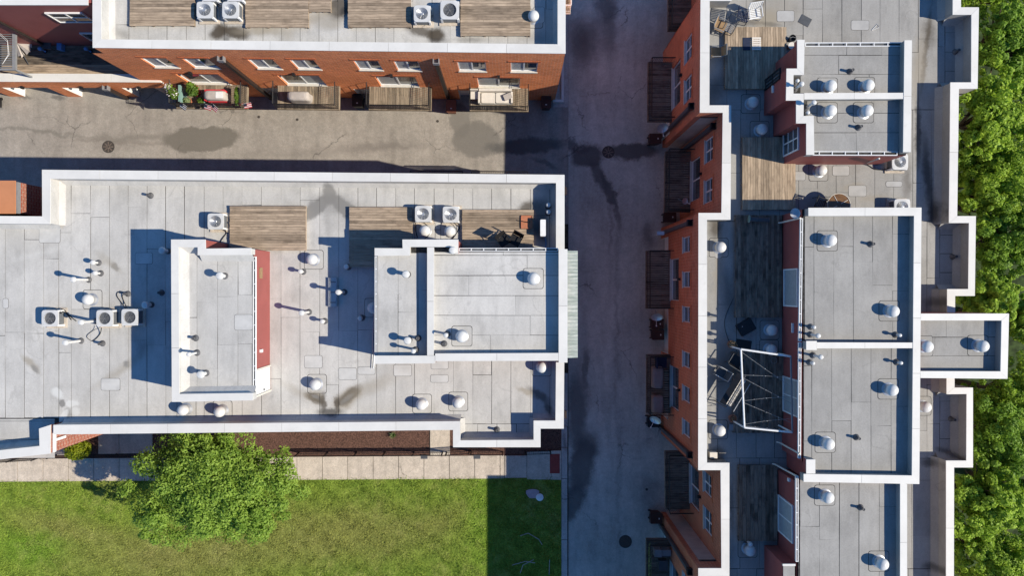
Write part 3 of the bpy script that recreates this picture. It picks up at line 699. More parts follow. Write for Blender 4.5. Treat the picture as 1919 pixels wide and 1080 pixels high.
# ------------------------------------------------------------------ garage wing with terrace (far top left)
W = root_at(80, 60, 'terraced_town_house', 'maroon sided house with roof terrace over a low brick garage front')
fw = Facade(P(-160, 152, 3.4), P(300, 153.5, 3.4), (0, -1)); fw.p0 = (fw.p0[0], fw.p0[1] + .03)
hs = []
for (a, b) in ((-105, -22), (7, 90), (118, 196), (229, 318)):
    u0, u1 = fw.hit(a, 165)[0], fw.hit(b, 165)[0]; hs.append((u0, min(u1, fw.L - .1), 0.0, 2.05, 1))
fw.wall(W, -.2, 2.95, hs, M['brick'], 'garage_wall', .75)
for h in hs:
    mb = MB()
    for k in range(4): fw.box(mb, h[0], h[1], .51 * k + .01, .51 * (k + 1) - .01, .70, .74)
    mb.obj('garage_door', M['white'], W)
for (px, py) in ((38, 160), (150, 161), (262, 163)):
    u, z = fw.hit(px, py); mb = MB(); fw.box(mb, u - .07, u + .07, 2.2, 2.42, -.16, -.001); mb.obj('wall_lamp', M['black'], W)
u = fw.hit(197, 160)[0]; hopper(W, fw, u, 2.6, .1, M['brown'], M['midgrey'])
parapet(W, [(-160, 152), (300, 154)], [(-160, 136.5), (300, 138.5)], 3.4, 2.95, M['brick'], inmat=M['white'])
tx0, ty0 = P(-160, 148, 3.4); tx1 = P(173.5, 89, ZP)[0] + .15
yw = 14.95
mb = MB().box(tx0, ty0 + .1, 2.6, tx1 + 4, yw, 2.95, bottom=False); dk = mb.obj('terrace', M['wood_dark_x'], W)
k = 0
yy = ty0 + .3
while yy < yw - .02:
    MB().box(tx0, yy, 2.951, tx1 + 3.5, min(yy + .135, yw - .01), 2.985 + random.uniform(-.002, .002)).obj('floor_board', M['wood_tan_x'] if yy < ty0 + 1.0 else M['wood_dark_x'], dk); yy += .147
fm = Facade((tx0, yw), (P(172, 89, ZP)[0] + .3, yw), (0, -1))
fm.wall(W, 2.9, ZP - .06, [], M['siding'], 'house_wall', .1)
MB().box(tx0, yw + .1, 0, tx1, yw + 8, ZP - .1).obj('house_body', M['siding'], W)
MB().box(tx0, yw - .05, ZP - .06, tx1 - .4, yw + .4, ZP).obj('coping', M['coping'], W)
for (a, b, z0, z1, mv) in ((115, 183, 6.75, 8.05, 1), (168, 200, 3.05, 5.1, 0)):
    u0, u1 = fm.hit(a, 41)[0], fm.hit(b, 41)[0]
    if mv == 0: u0 = fm.hit(a, 72)[0]; u1 = fm.L
    fm.window(W, u0, min(u1, fm.L - .02), z0, z1, mv=mv, mh=1, dep=-.05, sill=False, lintel=False)
u = fm.hit(40, 59)[0]
mb = MB(); fm.box(mb, u - .06, u + .06, 3.0, ZP - .4, -.15, -.04); mb.obj('downspout', M['brown'], W)

# ------------------------------------------------------------------ middle building (large grey roof)
Bq = root_at(560, 560, 'flat_roofed_apartment_building', 'large grey flat roofed building with two rooftop storeys between the alleys and the lawn')
bo1 = [(-160, 403.5), (79, 405.5), (78.5, 318), (1058, 327.5), (1058, 467)]; bi1 = [(-160, 418), (94, 420), (94.5, 335), (1042, 343), (1042, 467)]
bo2 = [(1057.5, 679.5), (1056.5, 804), (1013, 804), (1013, 839), (849, 839), (849, 806.5), (100, 815)]; bi2 = [(1042, 679.5), (1041, 789), (1000, 789), (1000, 825), (863, 826), (862, 790), (100, 797)]
bo3 = [(94.5, 797), (94, 851), (-160, 880)]; bi3 = [(73, 804), (74, 836.5), (-160, 862)]
parapet(Bq, bo1, bi1, ZP, ZR, M['brick2']); parapet(Bq, bo2, bi2, ZP, ZR, M['brick2']); parapet(Bq, bo3, bi3, ZP, ZR, M['brick2'])
cant(Bq, bi1, ZP, ZR, -1); cant(Bq, bi2, ZP, ZR, -1); cant(Bq, bi3, ZP, ZR, -1)
foot = PV(bo1, ZP) + PV([(1058, 679)], ZP) + PV(bo2, ZP)[1:] + PV(bo3, ZP)
def inset(poly, d):
    n = len(poly); ar = sum(poly[i][0] * poly[(i + 1) % n][1] - poly[(i + 1) % n][0] * poly[i][1] for i in range(n)); sg = 1 if ar > 0 else -1; out = []
    for i in range(n):
        a, b, c = poly[i - 1], poly[i], poly[(i + 1) % n]
        d1 = Vector((b[0] - a[0], b[1] - a[1])).normalized(); d2 = Vector((c[0] - b[0], c[1] - b[1])).normalized()
        n1 = Vector((-d1.y, d1.x)) * sg; n2 = Vector((-d2.y, d2.x)) * sg; m = (n1 + n2)
        m = m / max(m.length_squared / 2, .3)
        out.append((b[0] + m.x * d, b[1] + m.y * d))
    return out
body(Bq, [inset(foot, .03)], ZR, M['brick2'], 'outer_wall')
rB = MB().prism(inset(foot, .2), ZR - .2, ZR).obj('roof', M['bitumen'], Bq)
b1r = (P(320.5, 754, ZBP)[0], P(0, 754, ZBP)[1], P(474, 0, ZB)[0], P(0, 449, ZBP)[1]); b2r = (P(703, 0, ZB)[0], P(0, 682, ZBP)[1], P(1063, 0, ZBP)[0], P(0, 463, ZBP)[1])
(x0, y1), (x1, y0) = P(88, 331, ZP), P(1048, 798, ZP)
sheets(rB, x0, y0 - .1, x1, y1, ZR, 'y', 1.035, (b1r, b2r), phase=.35, cross=6.5)
sheets(rB, P(-155, 0, ZP)[0], P(0, 790, ZP)[1], x0 - .01, P(0, 413, ZP)[1], ZR, 'y', 1.035, (), phase=.2, cross=7)
sheets(rB, P(857, 0, ZP)[0], P(0, 832, ZP)[1], P(1006, 0, ZP)[0], y0 - .11, ZR, 'y', 1.035)
sheets(rB, P(-155, 0, ZP)[0], P(0, 868, ZP)[1], P(80, 0, ZP)[0], P(0, 792, ZP)[1], ZR, 'x', 1.0)
patches(rB, [(190, 710, 225, 732), (571, 667, 604, 690), (635, 690, 668, 712), (671, 688, 703, 702), (807, 703, 840, 717), (74, 423, 113, 455), (738, 684, 771, 705), (808, 676, 840, 692), (254, 474, 286, 495), (6, 560, 16, 578)], ZR)
# brick pilaster strips in the notch
xx = P(94.2, 0, ZP)[0]
MB().box(xx + .002, P(0, 850, ZP)[1], 8.72, xx + .07, P(0, 800, ZP)[1], 8.92).obj('trim_board', M['white'], Bq)
MB().box(xx + .002, P(0, 824, 8.3)[1], 7.9, xx + .06, P(0, 819, 8.3)[1], 8.715).obj('trim_board', M['white'], Bq)
# rooftop storey with the maroon side
o1 = [(471, 465), (385.5, 466), (385, 449), (320.5, 449), (322, 754), (474, 751)]; i1 = [(471, 478), (370.5, 478.5), (370.5, 463.5), (335, 463.5), (336, 739), (474, 737)]
pf = PV(o1, ZBP)
pf1 = inset(pf, .03); ex = P(475, 0, ZB)[0]
pf1[0] = (ex, pf1[0][1]); pf1[-1] = (ex, pf1[-1][1])
ph1 = MB().prism(pf1, ZR, ZB - .02, top=False).obj('rooftop_storey', M['siding'], Bq)
MB().prism(inset(pf1, .06), ZB - .1, ZB).obj('storey_roof', M['bitumen'], ph1)
parapet(ph1, o1, i1, ZBP, ZB, M['siding'], loc=(0, 0, 0)); cant(ph1, i1, ZBP, ZB, 1, .3, (0, 0, 0))
sheets(ph1, P(330, 0, ZB)[0], P(0, 745, ZBP)[1], ex - .06, P(0, 472, ZBP)[1], ZB, 'y', 1.03, loc=(0, 0, 0))
patches(ph1, [(440, 590, 473, 619)], ZB, (0, 0, 0))
gutter(ph1, (476.5, 481), (476.5, 738), ZB + .02, (0, 0, 0), .12)
fp1 = Facade((ex, P(0, 751, ZBP)[1]), (ex, P(0, 466, ZBP)[1]), (1, 0))
u0, u1 = fp1.hit(497, 733)[0], fp1.hit(497, 690)[0]
mb = MB(); fp1.box(mb, u0, u1, ZR + .15, ZR + 2.15, -.05, .02)
mb.m = 1; fp1.box(mb, u0 + .1, u0 + .16, ZR + 1.05, ZR + 1.12, -.13, -.051)
mb.obj('door', [M['white'], M['black']], ph1, (0, 0, 0))
mb = MB(); fp1.box(mb, u0 - .12, u0 - .02, ZR + .02, ZR + 2.3, -.09, .02); fp1.box(mb, u1 + .02, u1 + .09, ZR + .02, ZR + 2.3, -.06, .02); mb.obj('door_trim', M['offwhite'], ph1, (0, 0, 0))
u, z = fp1.hit(488, 512); mb = MB(); fp1.box(mb, u - .28, u + .28, z - .18, z + .18, -.05, -.001); mb.obj('wall_vent', M['tanseat'], ph1, (0, 0, 0))
u, z = fp1.hit(488, 658); mb = MB(); fp1.box(mb, u - .08, u + .08, z - .12, z + .12, -.1, -.001); mb.obj('wall_lamp', M['white'], ph1, (0, 0, 0))
# larger rooftop storey
f2 = [(703, 466.5), (755, 466.5), (755, 450), (1063, 468), (1063, 679), (816, 680), (703, 681.5)]
ph2p = PV([(704, 467), (755.5, 467), (755.5, 450.5), (858, 450.5), (858, 468.5), (1062, 468.5), (1062, 677), (815.5, 677), (815.5, 681), (704, 681)], ZBP)
ph2 = MB().prism(ph2p, ZR, ZB - .02, top=False).obj('rooftop_storey', M['siding'], Bq)
MB().prism(inset(ph2p, .1), ZB - .1, ZB).obj('storey_roof', M['bitumen'], ph2)
Z0 = (0, 0, 0)
parapet(ph2, [(702, 465), (754.5, 465.5), (754, 449), (859, 449), (859, 475)], [(702, 480), (768.5, 479), (768, 463), (845, 463), (845, 475)], ZBP, ZB, M['siding'], loc=Z0)
parapet(ph2, [(800.5, 463.6), (800.5, 666.6)], [(813, 463.6), (813, 666.6)], ZBP - .012, ZB, M['siding'], loc=Z0)
parapet(ph2, [(702.5, 682.5), (815, 681.5)], [(702.5, 667), (815, 667)], ZBP, ZB, M['siding'], loc=Z0)
parapet(ph2, [(815.5, 677.5), (1046.6, 676.5)], [(815.5, 663), (1046.6, 662)], ZBP, ZB, M['siding'], loc=Z0)
parapet(ph2, [(1063.5, 467), (1063.5, 680)], [(1047, 467), (1047, 680)], ZBP, ZB, M['siding'], loc=Z0)
gutter(ph2, (860, 468), (1046, 468), ZB + .03, Z0, .13); gutter(ph2, (704.5, 481), (704.5, 668), ZB + .03, Z0, .09)
(x0, y1), (x1, y0) = P(708, 474, ZB), P(800, 670, ZBP)
sheets(ph2, x0, y0, x1, y1, ZB, 'y', 1.02, loc=Z0)
(x0, y1), (x1, y0) = P(812, 472, ZB), P(1052, 668, ZBP)
sheets(ph2, x0, y0, x1, y1, ZB, 'x', 1.0, loc=Z0, cross=5)
# awning on the alley side
mb = MB(); (ax, ay), (bx, by) = P(1064.5, 470, 10.2), P(1083, 671, 10.2); n = 60
for k in range(n):
    ya, yb = ay + (by - ay) * k / n, ay + (by - ay) * (k + 1) / n; za, zb = (.02 if k % 2 else -.02), (-.02 if k % 2 else .02)
    mb.face([(ax - .05, ya, 10.3 + za), (ax - .05, yb, 10.3 + zb), (bx, yb, 10.12 + zb), (bx, ya, 10.12 + za)])
mb.obj('awning', M['awning'], Bq)
fbs = Facade(P(849, 806.5, ZP), P(100, 815, ZP), (0, -1)); fbs.p0 = (fbs.p0[0], fbs.p0[1] + .03)
for k in range(6):
    for z0 in (.9, 3.6, 6.2):
        u = 1.6 + k * 3.3; fbs.window(Bq, u, u + 1.3, z0, z0 + 1.5, mv=1, mh=0, dep=-.06, sill=False, lintel=False)
fbe = Facade(P(1058, 327.5, ZP), P(1058, 800, ZP), (1, 0)); fbe.p0 = (fbe.p0[0] - .03, fbe.p0[1])
for k in range(4):
    for z0 in (3.6, 6.2):
        u = 1.4 + k * 3.2; fbe.window(Bq, u, u + 1.2, z0, z0 + 1.5, mv=1, mh=0, dep=-.06, sill=False, lintel=False)
fbn = Facade(P(78.5, 318, ZP), P(1058, 327.5, ZP), (0, 1))
for a, b in ((767, 868), (882, 990)):
    x0 = P(a, 317, 3.6)[0] - fbn.p0[0]; x1 = P(b, 317, 3.6)[0] - fbn.p0[0]
    balcony(Bq, fbn, x0, x1, 2.66, 1.12, M['wood_bal'], M['black'])
for py in (358, 777):
    x, y = P(1058, py, 8.3); MB().box(x + .0, y - .2, 8.1, x + .1, y + .2, 8.5).obj('scupper', M['brown'], Bq)

# ------------------------------------------------------------------ orange topped bay in the notch
R = root_at(0, 370, 'bay_extension', 'flat orange topped bay with grey edge trim in the dark notch on the left', 'bay')
pz = 8.5
MB().prism(rect(-120, 340, 27.5, 398, pz), -.2, pz - .05, top=False).obj('wall', M['brick2'], R)
MB().prism(rect(-120, 338.5, 28.6, 400.5, pz), pz - .05, pz).obj('roof', M['rust'], R)
mb = MB(); mb.prism(rect(28.8, 341, 32.6, 400, pz - .1), pz - .35, pz - .1); mb.obj('edge_trim', M['midgrey'], R)

# ------------------------------------------------------------------ east building
MEM[0] = M['membrane_e']
E = root_at(1560, 540, 'long_row_building', 'long stepped row building with orange brick side and maroon rooftop storeys')
eo = [(1355, -160), (1355, -14), (1313, -14), (1311.5, 211), (1354.5, 211), (1352, 399), (1309, 399), (1308.5, 882), (1350.5, 882), (1352, 1066), (1308.5, 1066), (1308.5, 1560)]
ei = [(1371, -160), (1371, 1), (1330, 1), (1329.5, 197), (1370.5, 197), (1369, 412), (1325, 412), (1325, 868), (1367, 868), (1367, 1081), (1325, 1081), (1325, 1560)]
xo1 = [(1801, -160), (1801, 13), (1834.5, 13), (1832, 166), (1797, 166), (1794, 405), (1829, 405), (1827, 555), (1790, 555), (1790, 587)]; xi1 = [(1786, -160), (1785.5, 27), (1820.5, 27), (1820, 154), (1781, 154), (1778.5, 418), (1816, 418), (1814.5, 542), (1775, 542), (1775, 587)]
xo2 = [(1789, 709), (1789, 727), (1823.5, 727), (1823.5, 877), (1788, 877), (1787, 1560)]; xi2 = [(1774, 709), (1774, 739.5), (1811.5, 739), (1811, 864), (1773, 864), (1773, 1560)]
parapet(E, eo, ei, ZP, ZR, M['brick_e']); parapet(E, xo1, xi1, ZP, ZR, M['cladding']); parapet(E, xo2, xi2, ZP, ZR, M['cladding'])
cant(E, xi1, ZP, ZR, -1, .25); cant(E, xi2, ZP, ZR, -1, .25)
ew = PV(eo, ZP)
segs = [(ew[k], ew[k + 1]) for k in range(len(ew) - 1)]
outs = [(-1, 0), (0, 1), (-1, 0), (0, -1), (-1, 0), (0, 1), (-1, 0), (0, -1), (-1, 0), (0, 1), (-1, 0)]
FE = [Facade(a, b, o) for (a, b), o in zip(segs, outs)]
for f in FE: f.p0 = (f.p0[0] - f.o[0] * .03, f.p0[1] - f.o[1] * .03)
def eh(f, px, ya, yb, z0, z1, *x):
    u0, u1 = f.hit(px, ya)[0], f.hit(px, yb)[0]; return (min(u0, u1), max(u0, u1), z0, z1) + x
# per front: windows (sill px, y range, stacked?), doors, garage doors, balcony
spec = {
    0: ([], [], [], [(1252, -60, 57)]),
    2: ([(1282, 80, 123, 1), (1282, 153, 196, 1)], [(1259, 130, 207)], [(1243, 165, 262)], [(1215, 116, 228)]),
    4: ([(1319, 266, 309, 1), (1319, 340, 383, 1)], [(1292, 305, 380)], [(1274, 315, 388)], [(1247, 284, 398)]),
    6: ([(1278, 446, 475, 0), (1278, 510, 539, 0), (1278, 574, 603, 0), (1278, 657, 686, 0), (1278, 720, 749, 0), (1278, 783, 812, 0)], [(1253, 487, 563), (1256, 684, 762)], [(1243, 447, 535), (1243, 578, 660), (1243, 690, 780)], [(1211, 470, 579), (1212, 665, 775)]),
    8: ([(1317, 880, 919, 1), (1317, 946, 988, 1)], [(1289, 866, 938)], [(1276, 836, 925)], [(1246, 846, 955)]),
    10: ([(1278, 1068, 1105, 1)], [(1257, 1052, 1120)], [(1243, 1000, 1090)], [(1211, 1011, 1120)]),
}
eb = []
for k, f in enumerate(FE):
    W_, D_, G_, B_ = spec.get(k, ([], [], [], []))
    hw = [eh(f, x, a, b, 5.8, 7.35) for x, a, b, s in W_]; hd = [eh(f, x, a, b, 2.72, 4.75) for x, a, b in D_]; hg = [eh(f, x, a, b, 0.0, 2.05, 1) for x, a, b in G_]
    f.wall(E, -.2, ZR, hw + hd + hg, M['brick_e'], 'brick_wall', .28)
    for h, w in zip(hw, W_): f.window(E, *h, mv=1 if w[3] else 0, mh=1, lintel=True, sill=True)
    for h in hd: f.window(E, *h, mv=1, name='balcony_door', lintel=False, dep=.12)
    for h in hg:
        mb = MB()
        for j in range(4): f.box(mb, h[0], h[1], .51 * j + .01, .51 * (j + 1) - .01, .22, .27)
        mb.obj('garage_door', M['white'], E)
    for (x, a, b) in B_:
        zf = 2.66; xw = P(x, a, zf)[0]; y0, y1 = P(x, a, zf)[1], P(x, b, zf)[1]
        us = sorted((abs(y0 - f.p0[1]) if True else 0, abs(y1 - f.p0[1])))
        us = sorted(((y0 - f.p0[1]) * f.d[1], (y1 - f.p0[1]) * f.d[1]))
        eb.append(balcony(E, f, us[0], us[1], zf, abs(f.p0[0] - xw), M['wood_dark_x'], M['black'], rimmat=M['wood_dark_x']))
for k, px, py in ((2, 1301, 198), (4, 1340, 225), (6, 1298, 417), (6, 1297, 853), (10, 1297, 1072)):
    f = FE[k]; u = f.hit(px, py)[0]; hopper(E, f, min(max(u, .4), f.L - .4), 7.9, .1, M['dkgrey'], M['black'])
for k, px, py in ((2, 1270, 150), (4, 1306, 331), (6, 1265, 524), (6, 1267, 727), (8, 1304, 922)):
    f = FE[k]; u, z = f.hit(px, py); mb = MB(); f.box(mb, u - .07, u + .07, 4.95, 5.2, -.16, -.001); mb.obj('wall_lamp', M['black'], E)
foot = [(p[0] + .34, p[1]) for p in ew]
for k in (1, 2): pass
east = PV(xo1, ZP) + PV([(1789, 709)], ZP) + PV(xo2, ZP)[1:]
MB().prism(foot + [(x - .03, y) for x, y in east][::-1], -.3, ZR - .21, top=False).obj('back_wall', M['cladding'], E)
fr = []
rE = MB().prism(foot + [(x - .1, y) for x, y in east][::-1], ZR - .2, ZR).obj('roof', M['bitumen'], E)
for f, q in ((FE[3], .3), (FE[5], .3), (FE[7], .3), (FE[9], .3), (FE[1], .3)): pass
def rc(px0, py0, px1, py1): (a, b), (c, d) = P(px0, py0, ZP), P(px1, py1, ZP); return (a, d, c, b)
p1r = (P(1494, 0, ZTP)[0], P(0, 287, ZT)[1], P(1709, 0, ZTP)[0], P(0, 80, ZT)[1]); p2r = (P(1503, 0, ZT)[0], P(0, 905, ZTP)[1], P(1725, 0, ZTP)[0], P(0, 390, ZTP)[1]); p3r = (P(1497, 0, ZT)[0], P(0, 1300, ZT)[1], P(1699, 0, ZTP)[0], P(0, 905, ZTP)[1])
for r, al in (((1336, -155, 1792, 196.5), 'y'), ((1362, 197, 1786, 411.5), 'y'), ((1318, 412, 1782, 867.5), 'y'), ((1360, 868, 1779, 1080.5), 'y'), ((1318, 1081, 1779, 1195), 'y'), ((1792.5, 20, 1827, 160), 'x'), ((1782.4, 411, 1822, 548), 'x'), ((1782.4, 733, 1817, 867), 'x')):
    q = rc(*r); sheets(rE, q[0], q[1], q[2], q[3], ZR, al, 1.03, (p1r, p2r, p3r), cross=4.0)
patches(rE, [(1560, 311, 1591, 329), (1590, 348, 1623, 368), (1595, 38, 1628, 56), (1456, 20, 1488, 40), (1487, 322, 1509, 338), (1340, 470, 1352, 484), (1660, 340, 1690, 350)], ZR)

def storey(pts, z_edge, name='rooftop_storey'):
    o = MB().prism(pts, ZR, z_edge - .02, top=False).obj(name, M['siding'], E)
    MB().prism(inset(pts, .05), z_edge - .12, z_edge).obj('storey_roof', M['bitumen'], o)
    return o
# first rooftop storey
q1 = PV([(1495, 82), (1495, 129), (1475, 129), (1474, 187), (1493, 187), (1493, 230), (1512, 230), (1512, 287.5), (1708, 287.5), (1708, 82)], ZTP)
s1 = storey(q1, ZT)
parapet(s1, [(1494, 74), (1494, 128), (1474, 128), (1473, 188), (1492, 188), (1492, 231), (1511, 231), (1511, 290)], [(1508, 74), (1506.5, 140), (1487, 140), (1487, 175), (1506.5, 175), (1506, 217), (1525, 217), (1526, 290)], ZTP, ZT, M['siding'], loc=Z0)
parapet(s1, [(1507.2, 174), (1694.8, 173.5)], [(1507.2, 186), (1694.8, 185)], ZTP - .012, ZT, M['siding'], loc=Z0)
parapet(s1, [(1709, 75), (1707, 285)], [(1695, 75), (1692.5, 285)], ZTP, ZT, M['siding'], loc=Z0)
gutter(s1, (1509, 83), (1690, 82.5), ZT + .05, Z0, .17); gutter(s1, (1511, 287), (1682, 287.5), ZT + .05, Z0, .17)
for r in ((1500, 86, 1702, 176), (1500, 182, 1702, 286)):
    (a, b), (c, d) = P(r[0], r[1], ZT), P(r[2], r[3], ZT)
    r0 = a
    sheets(s1, max(a, P(1512, 0, ZT)[0]) if r[1] > 100 else a, d, c, b, ZT, 'x', .98, loc=Z0, cross=3.5)
# second rooftop storey
q2 = PV([(1507, 391), (1726, 391), (1722, 905), (1507, 905), (1507, 892), (1505, 862)], ZTP)
q2 = PV([(1516, 391), (1726, 391), (1722, 905), (1511, 905), (1511, 863)], ZTP); xw2 = P(1503.5, 0, ZT)[0]
q2 = [(xw2, q2[0][1]), q2[1], q2[2], (xw2 + .25, q2[3][1]), (xw2 + .25, P(0, 866, ZT)[1]), (xw2, P(0, 866, ZT)[1])]
s2 = storey(q2, ZT)
parapet(s2, [(1515, 389.5), (1727, 389), (1723, 908), (1506, 904)], [(1515, 405), (1713, 404.5), (1709, 892), (1506, 889)], ZTP, ZT, M['siding'], loc=Z0)
parapet(s2, [(1511, 862), (1511, 888.5)], [(1528, 862), (1528, 888.5)], ZTP - .01, ZT, M['siding'], loc=Z0)
parapet(s2, [(1531, 642), (1710.5, 642.5)], [(1531, 653.5), (1710.5, 653)], ZTP - .01, ZT, M['siding'], loc=Z0)
parapet(s2, [(1511, 639.5), (1530.8, 639.5)], [(1511, 656.5), (1530.8, 656.5)], ZTP, ZT, M['siding'], loc=Z0)
gutter(s2, (1502.5, 409), (1499.5, 640), ZT + .04, Z0, .10); gutter(s2, (1499.5, 642), (1498.5, 860), ZT + .04, Z0, .10)
(a, b), (c, d) = P(1508, 395, ZT), P(1716, 645, ZT); sheets(s2, a, d, c, b, ZT, 'y', .99, loc=Z0, phase=.55, cross=5)
(a, b), (c, d) = P(1506, 648, ZT), P(1716, 898, ZT); sheets(s2, a, d, c, b, ZT, 'y', .99, loc=Z0, phase=.6, cross=5)
# third rooftop storey
xw3 = P(1494, 0, ZT)[0]; a3, b3 = P(1698.5, 905, ZTP)
q3 = [(xw3, P(0, 892, ZT)[1] - .36), (a3, P(0, 892, ZT)[1] - .36), (a3, P(0, 1345, ZT)[1]), (xw3, P(0, 1345, ZT)[1])]
s3 = storey(q3, ZT)
parapet(s3, [(1700, 908.5), (1700, 1345)], [(1687, 904), (1687, 1345)], ZTP, ZT, M['siding'], loc=Z0)
gutter(s3, (1494, 893), (1494, 1054), ZT + .04, Z0, .10)
(a, b), (c, d) = P(1499, 900, ZT), P(1693, 1250, ZT); sheets(s3, a, d, c, b, ZT, 'y', 1.0, loc=Z0, cross=5)
MB().prism(PV([(1468, 1059), (1517, 1059), (1517, 1150), (1468, 1150)], ZT), ZR, ZT - .05, top=False).obj('bay_wall', M['siding'], s3, Z0)
MB().prism(PV([(1468.5, 1059.5), (1490, 1059.5), (1490, 1150), (1468.5, 1150)], ZT), ZT - .08, ZT - .04).obj('bay_roof', M['membrane_e'], s3, Z0)
parapet(s3, [(1467, 1058), (1491, 1058)], [(1467, 1062), (1491, 1062)], ZT + .02, ZT - .1, M['siding'], loc=Z0, oh=.01)
# stair bay
q4 = PV([(1726, 589), (1890, 589), (1887, 709), (1726, 708)], ZTP)
s4 = storey(q4, ZT, 'stair_tower')
parapet(s4, [(1725.8, 588), (1891, 588), (1888, 710.5), (1725, 709)], [(1725.8, 601), (1877, 601), (1875, 696.5), (1725, 696)], ZTP, ZT, M['siding'], loc=Z0)
(a, b), (c, d) = P(1722, 596, ZT), P(1884, 702, ZT); sheets(s4, a, d, c, b, ZT, 'x', .95, loc=Z0, cross=2.2)
def cladding(parent, x, ya, yb):
    n = 0; z = ZR + .02; h = (ZT - ZR - .04) / 9
    for k in range(9): MB().box(x + .002, min(ya, yb) + .05, z + k * h + .006, x + .03, max(ya, yb) - .05, z + (k + 1) * h).obj('cladding_board', M['cladding'], parent, Z0)
cladding(s1, q1[-1][0], q1[-1][1], q1[-2][1]); cladding(s2, max(q2[1][0], q2[2][0]), P(0, 600, ZTP)[1] - 4.2, P(0, 589, ZTP)[1] + 5.0) if False else None
cladding(s2, q2[1][0], q2[1][1], P(0, 580, ZTP)[1]); cladding(s2, q2[1][0], P(0, 718, ZTP)[1], q2[2][1]); cladding(s3, a3, q3[1][1], q3[2][1])
# windows and trim on the maroon west walls
def ph_window(parent, xw, yspan_px, xpx, z0, z1, mv, mh, blind=None, frame=None):
    f = Facade((xw, 20), (xw, -20), (-1, 0)); u0, u1 = f.hit(xpx, yspan_px[0])[0], f.hit(xpx, yspan_px[1])[0]
    mb = MB(); fw = .07
    f.box(mb, u0, u0 + fw, z0, z1, -.07, .02); f.box(mb, u1 - fw, u1, z0, z1, -.07, .02); f.box(mb, u0 + fw, u1 - fw, z0, z0 + fw, -.07, .02); f.box(mb, u0 + fw, u1 - fw, z1 - fw, z1, -.07, .02)
    for k in range(mv): c = u0 + (u1 - u0) * (k + 1) / (mv + 1); f.box(mb, c - .03, c + .03, z0 + fw, z1 - fw, -.05, .02)
    for k in range(mh): c = z0 + (z1 - z0) * (k + 1) / (mh + 1); f.box(mb, u0 + fw, u1 - fw, c - .025, c + .025, -.046, .02)
    mb.m = 1; f.box(mb, u0 + fw - .01, u1 - fw + .01, z0 + fw - .01, z1 - fw + .01, -.022, .02)
    mb.obj('window', [frame or M['white'], M['blind'] if blind else M['glass']], parent, Z0)
xs1 = P(1512, 0, ZTP)[0]
ph_window(s1, xs1, (251, 296), 1466, 8.35, 10.3, 1, 2)
ph_window(s1, P(1475, 0, ZTP)[0], (137, 158), 1450, 8.3, 10.4, 2, 1, frame=M['black'])
ph_window(s2, xw2, (505, 574), 1467, 8.5, 10.3, 0, 0, blind=True)
ph_window(s2, xw2, (704, 770), 1467, 8.4, 10.35, 1, 0, blind=True)
ph_window(s3, xw3, (926, 994), 1458, 8.4, 10.3, 1, 0, blind=True)
fpw = Facade((xw2, 20), (xw2, -20), (-1, 0))
u, z = fpw.hit(1487, 615); mb = MB(); fpw.box(mb, u - .25, u + .25, z - .06, z + .06, -.09, -.001); mb.obj('wall_lamp', M['white'], s2, Z0)
f3w = Facade((xw3, 20), (xw3, -20), (-1, 0)); u, z = f3w.hit(1480, 900); mb = MB(); f3w.box(mb, u - .08, u + .08, z - .1, z + .1, -.09, -.001); mb.obj('wall_lamp', M['white'], s3, Z0)
fq = Facade((P(1475, 0, ZTP)[0], 20), (P(1475, 0, ZTP)[0], -20), (-1, 0)); u, z = fq.hit(1450, 167); mb = MB(); fq.box(mb, u - .18, u + .18, z - .06, z + .06, -.09, -.001); mb.obj('wall_lamp', M['white'], s1, Z0)
def spout(parent, a, za, b, zb, r=.045):
    (x0, y0), (x1, y1) = P(*a, za), P(*b, zb)
    mb = MB(); mb.tube([(x0, y0, za), (x0 - .02, y0, za - .12), (x1, y1, zb + .15), (x1 - .1, y1, zb)], r, 6); mb.obj('downspout', M['offwhite'], parent, Z0)
spout(s2, (1500, 409), 10.95, (1461, 418), 8.3); spout(s2, (1499, 851), 10.95, (1459, 829), 8.35); spout(s3, (1493, 893), 10.95, (1451, 870), 8.3); spout(s1, (1648, 297), 10.9, (1622, 306), 8.3)

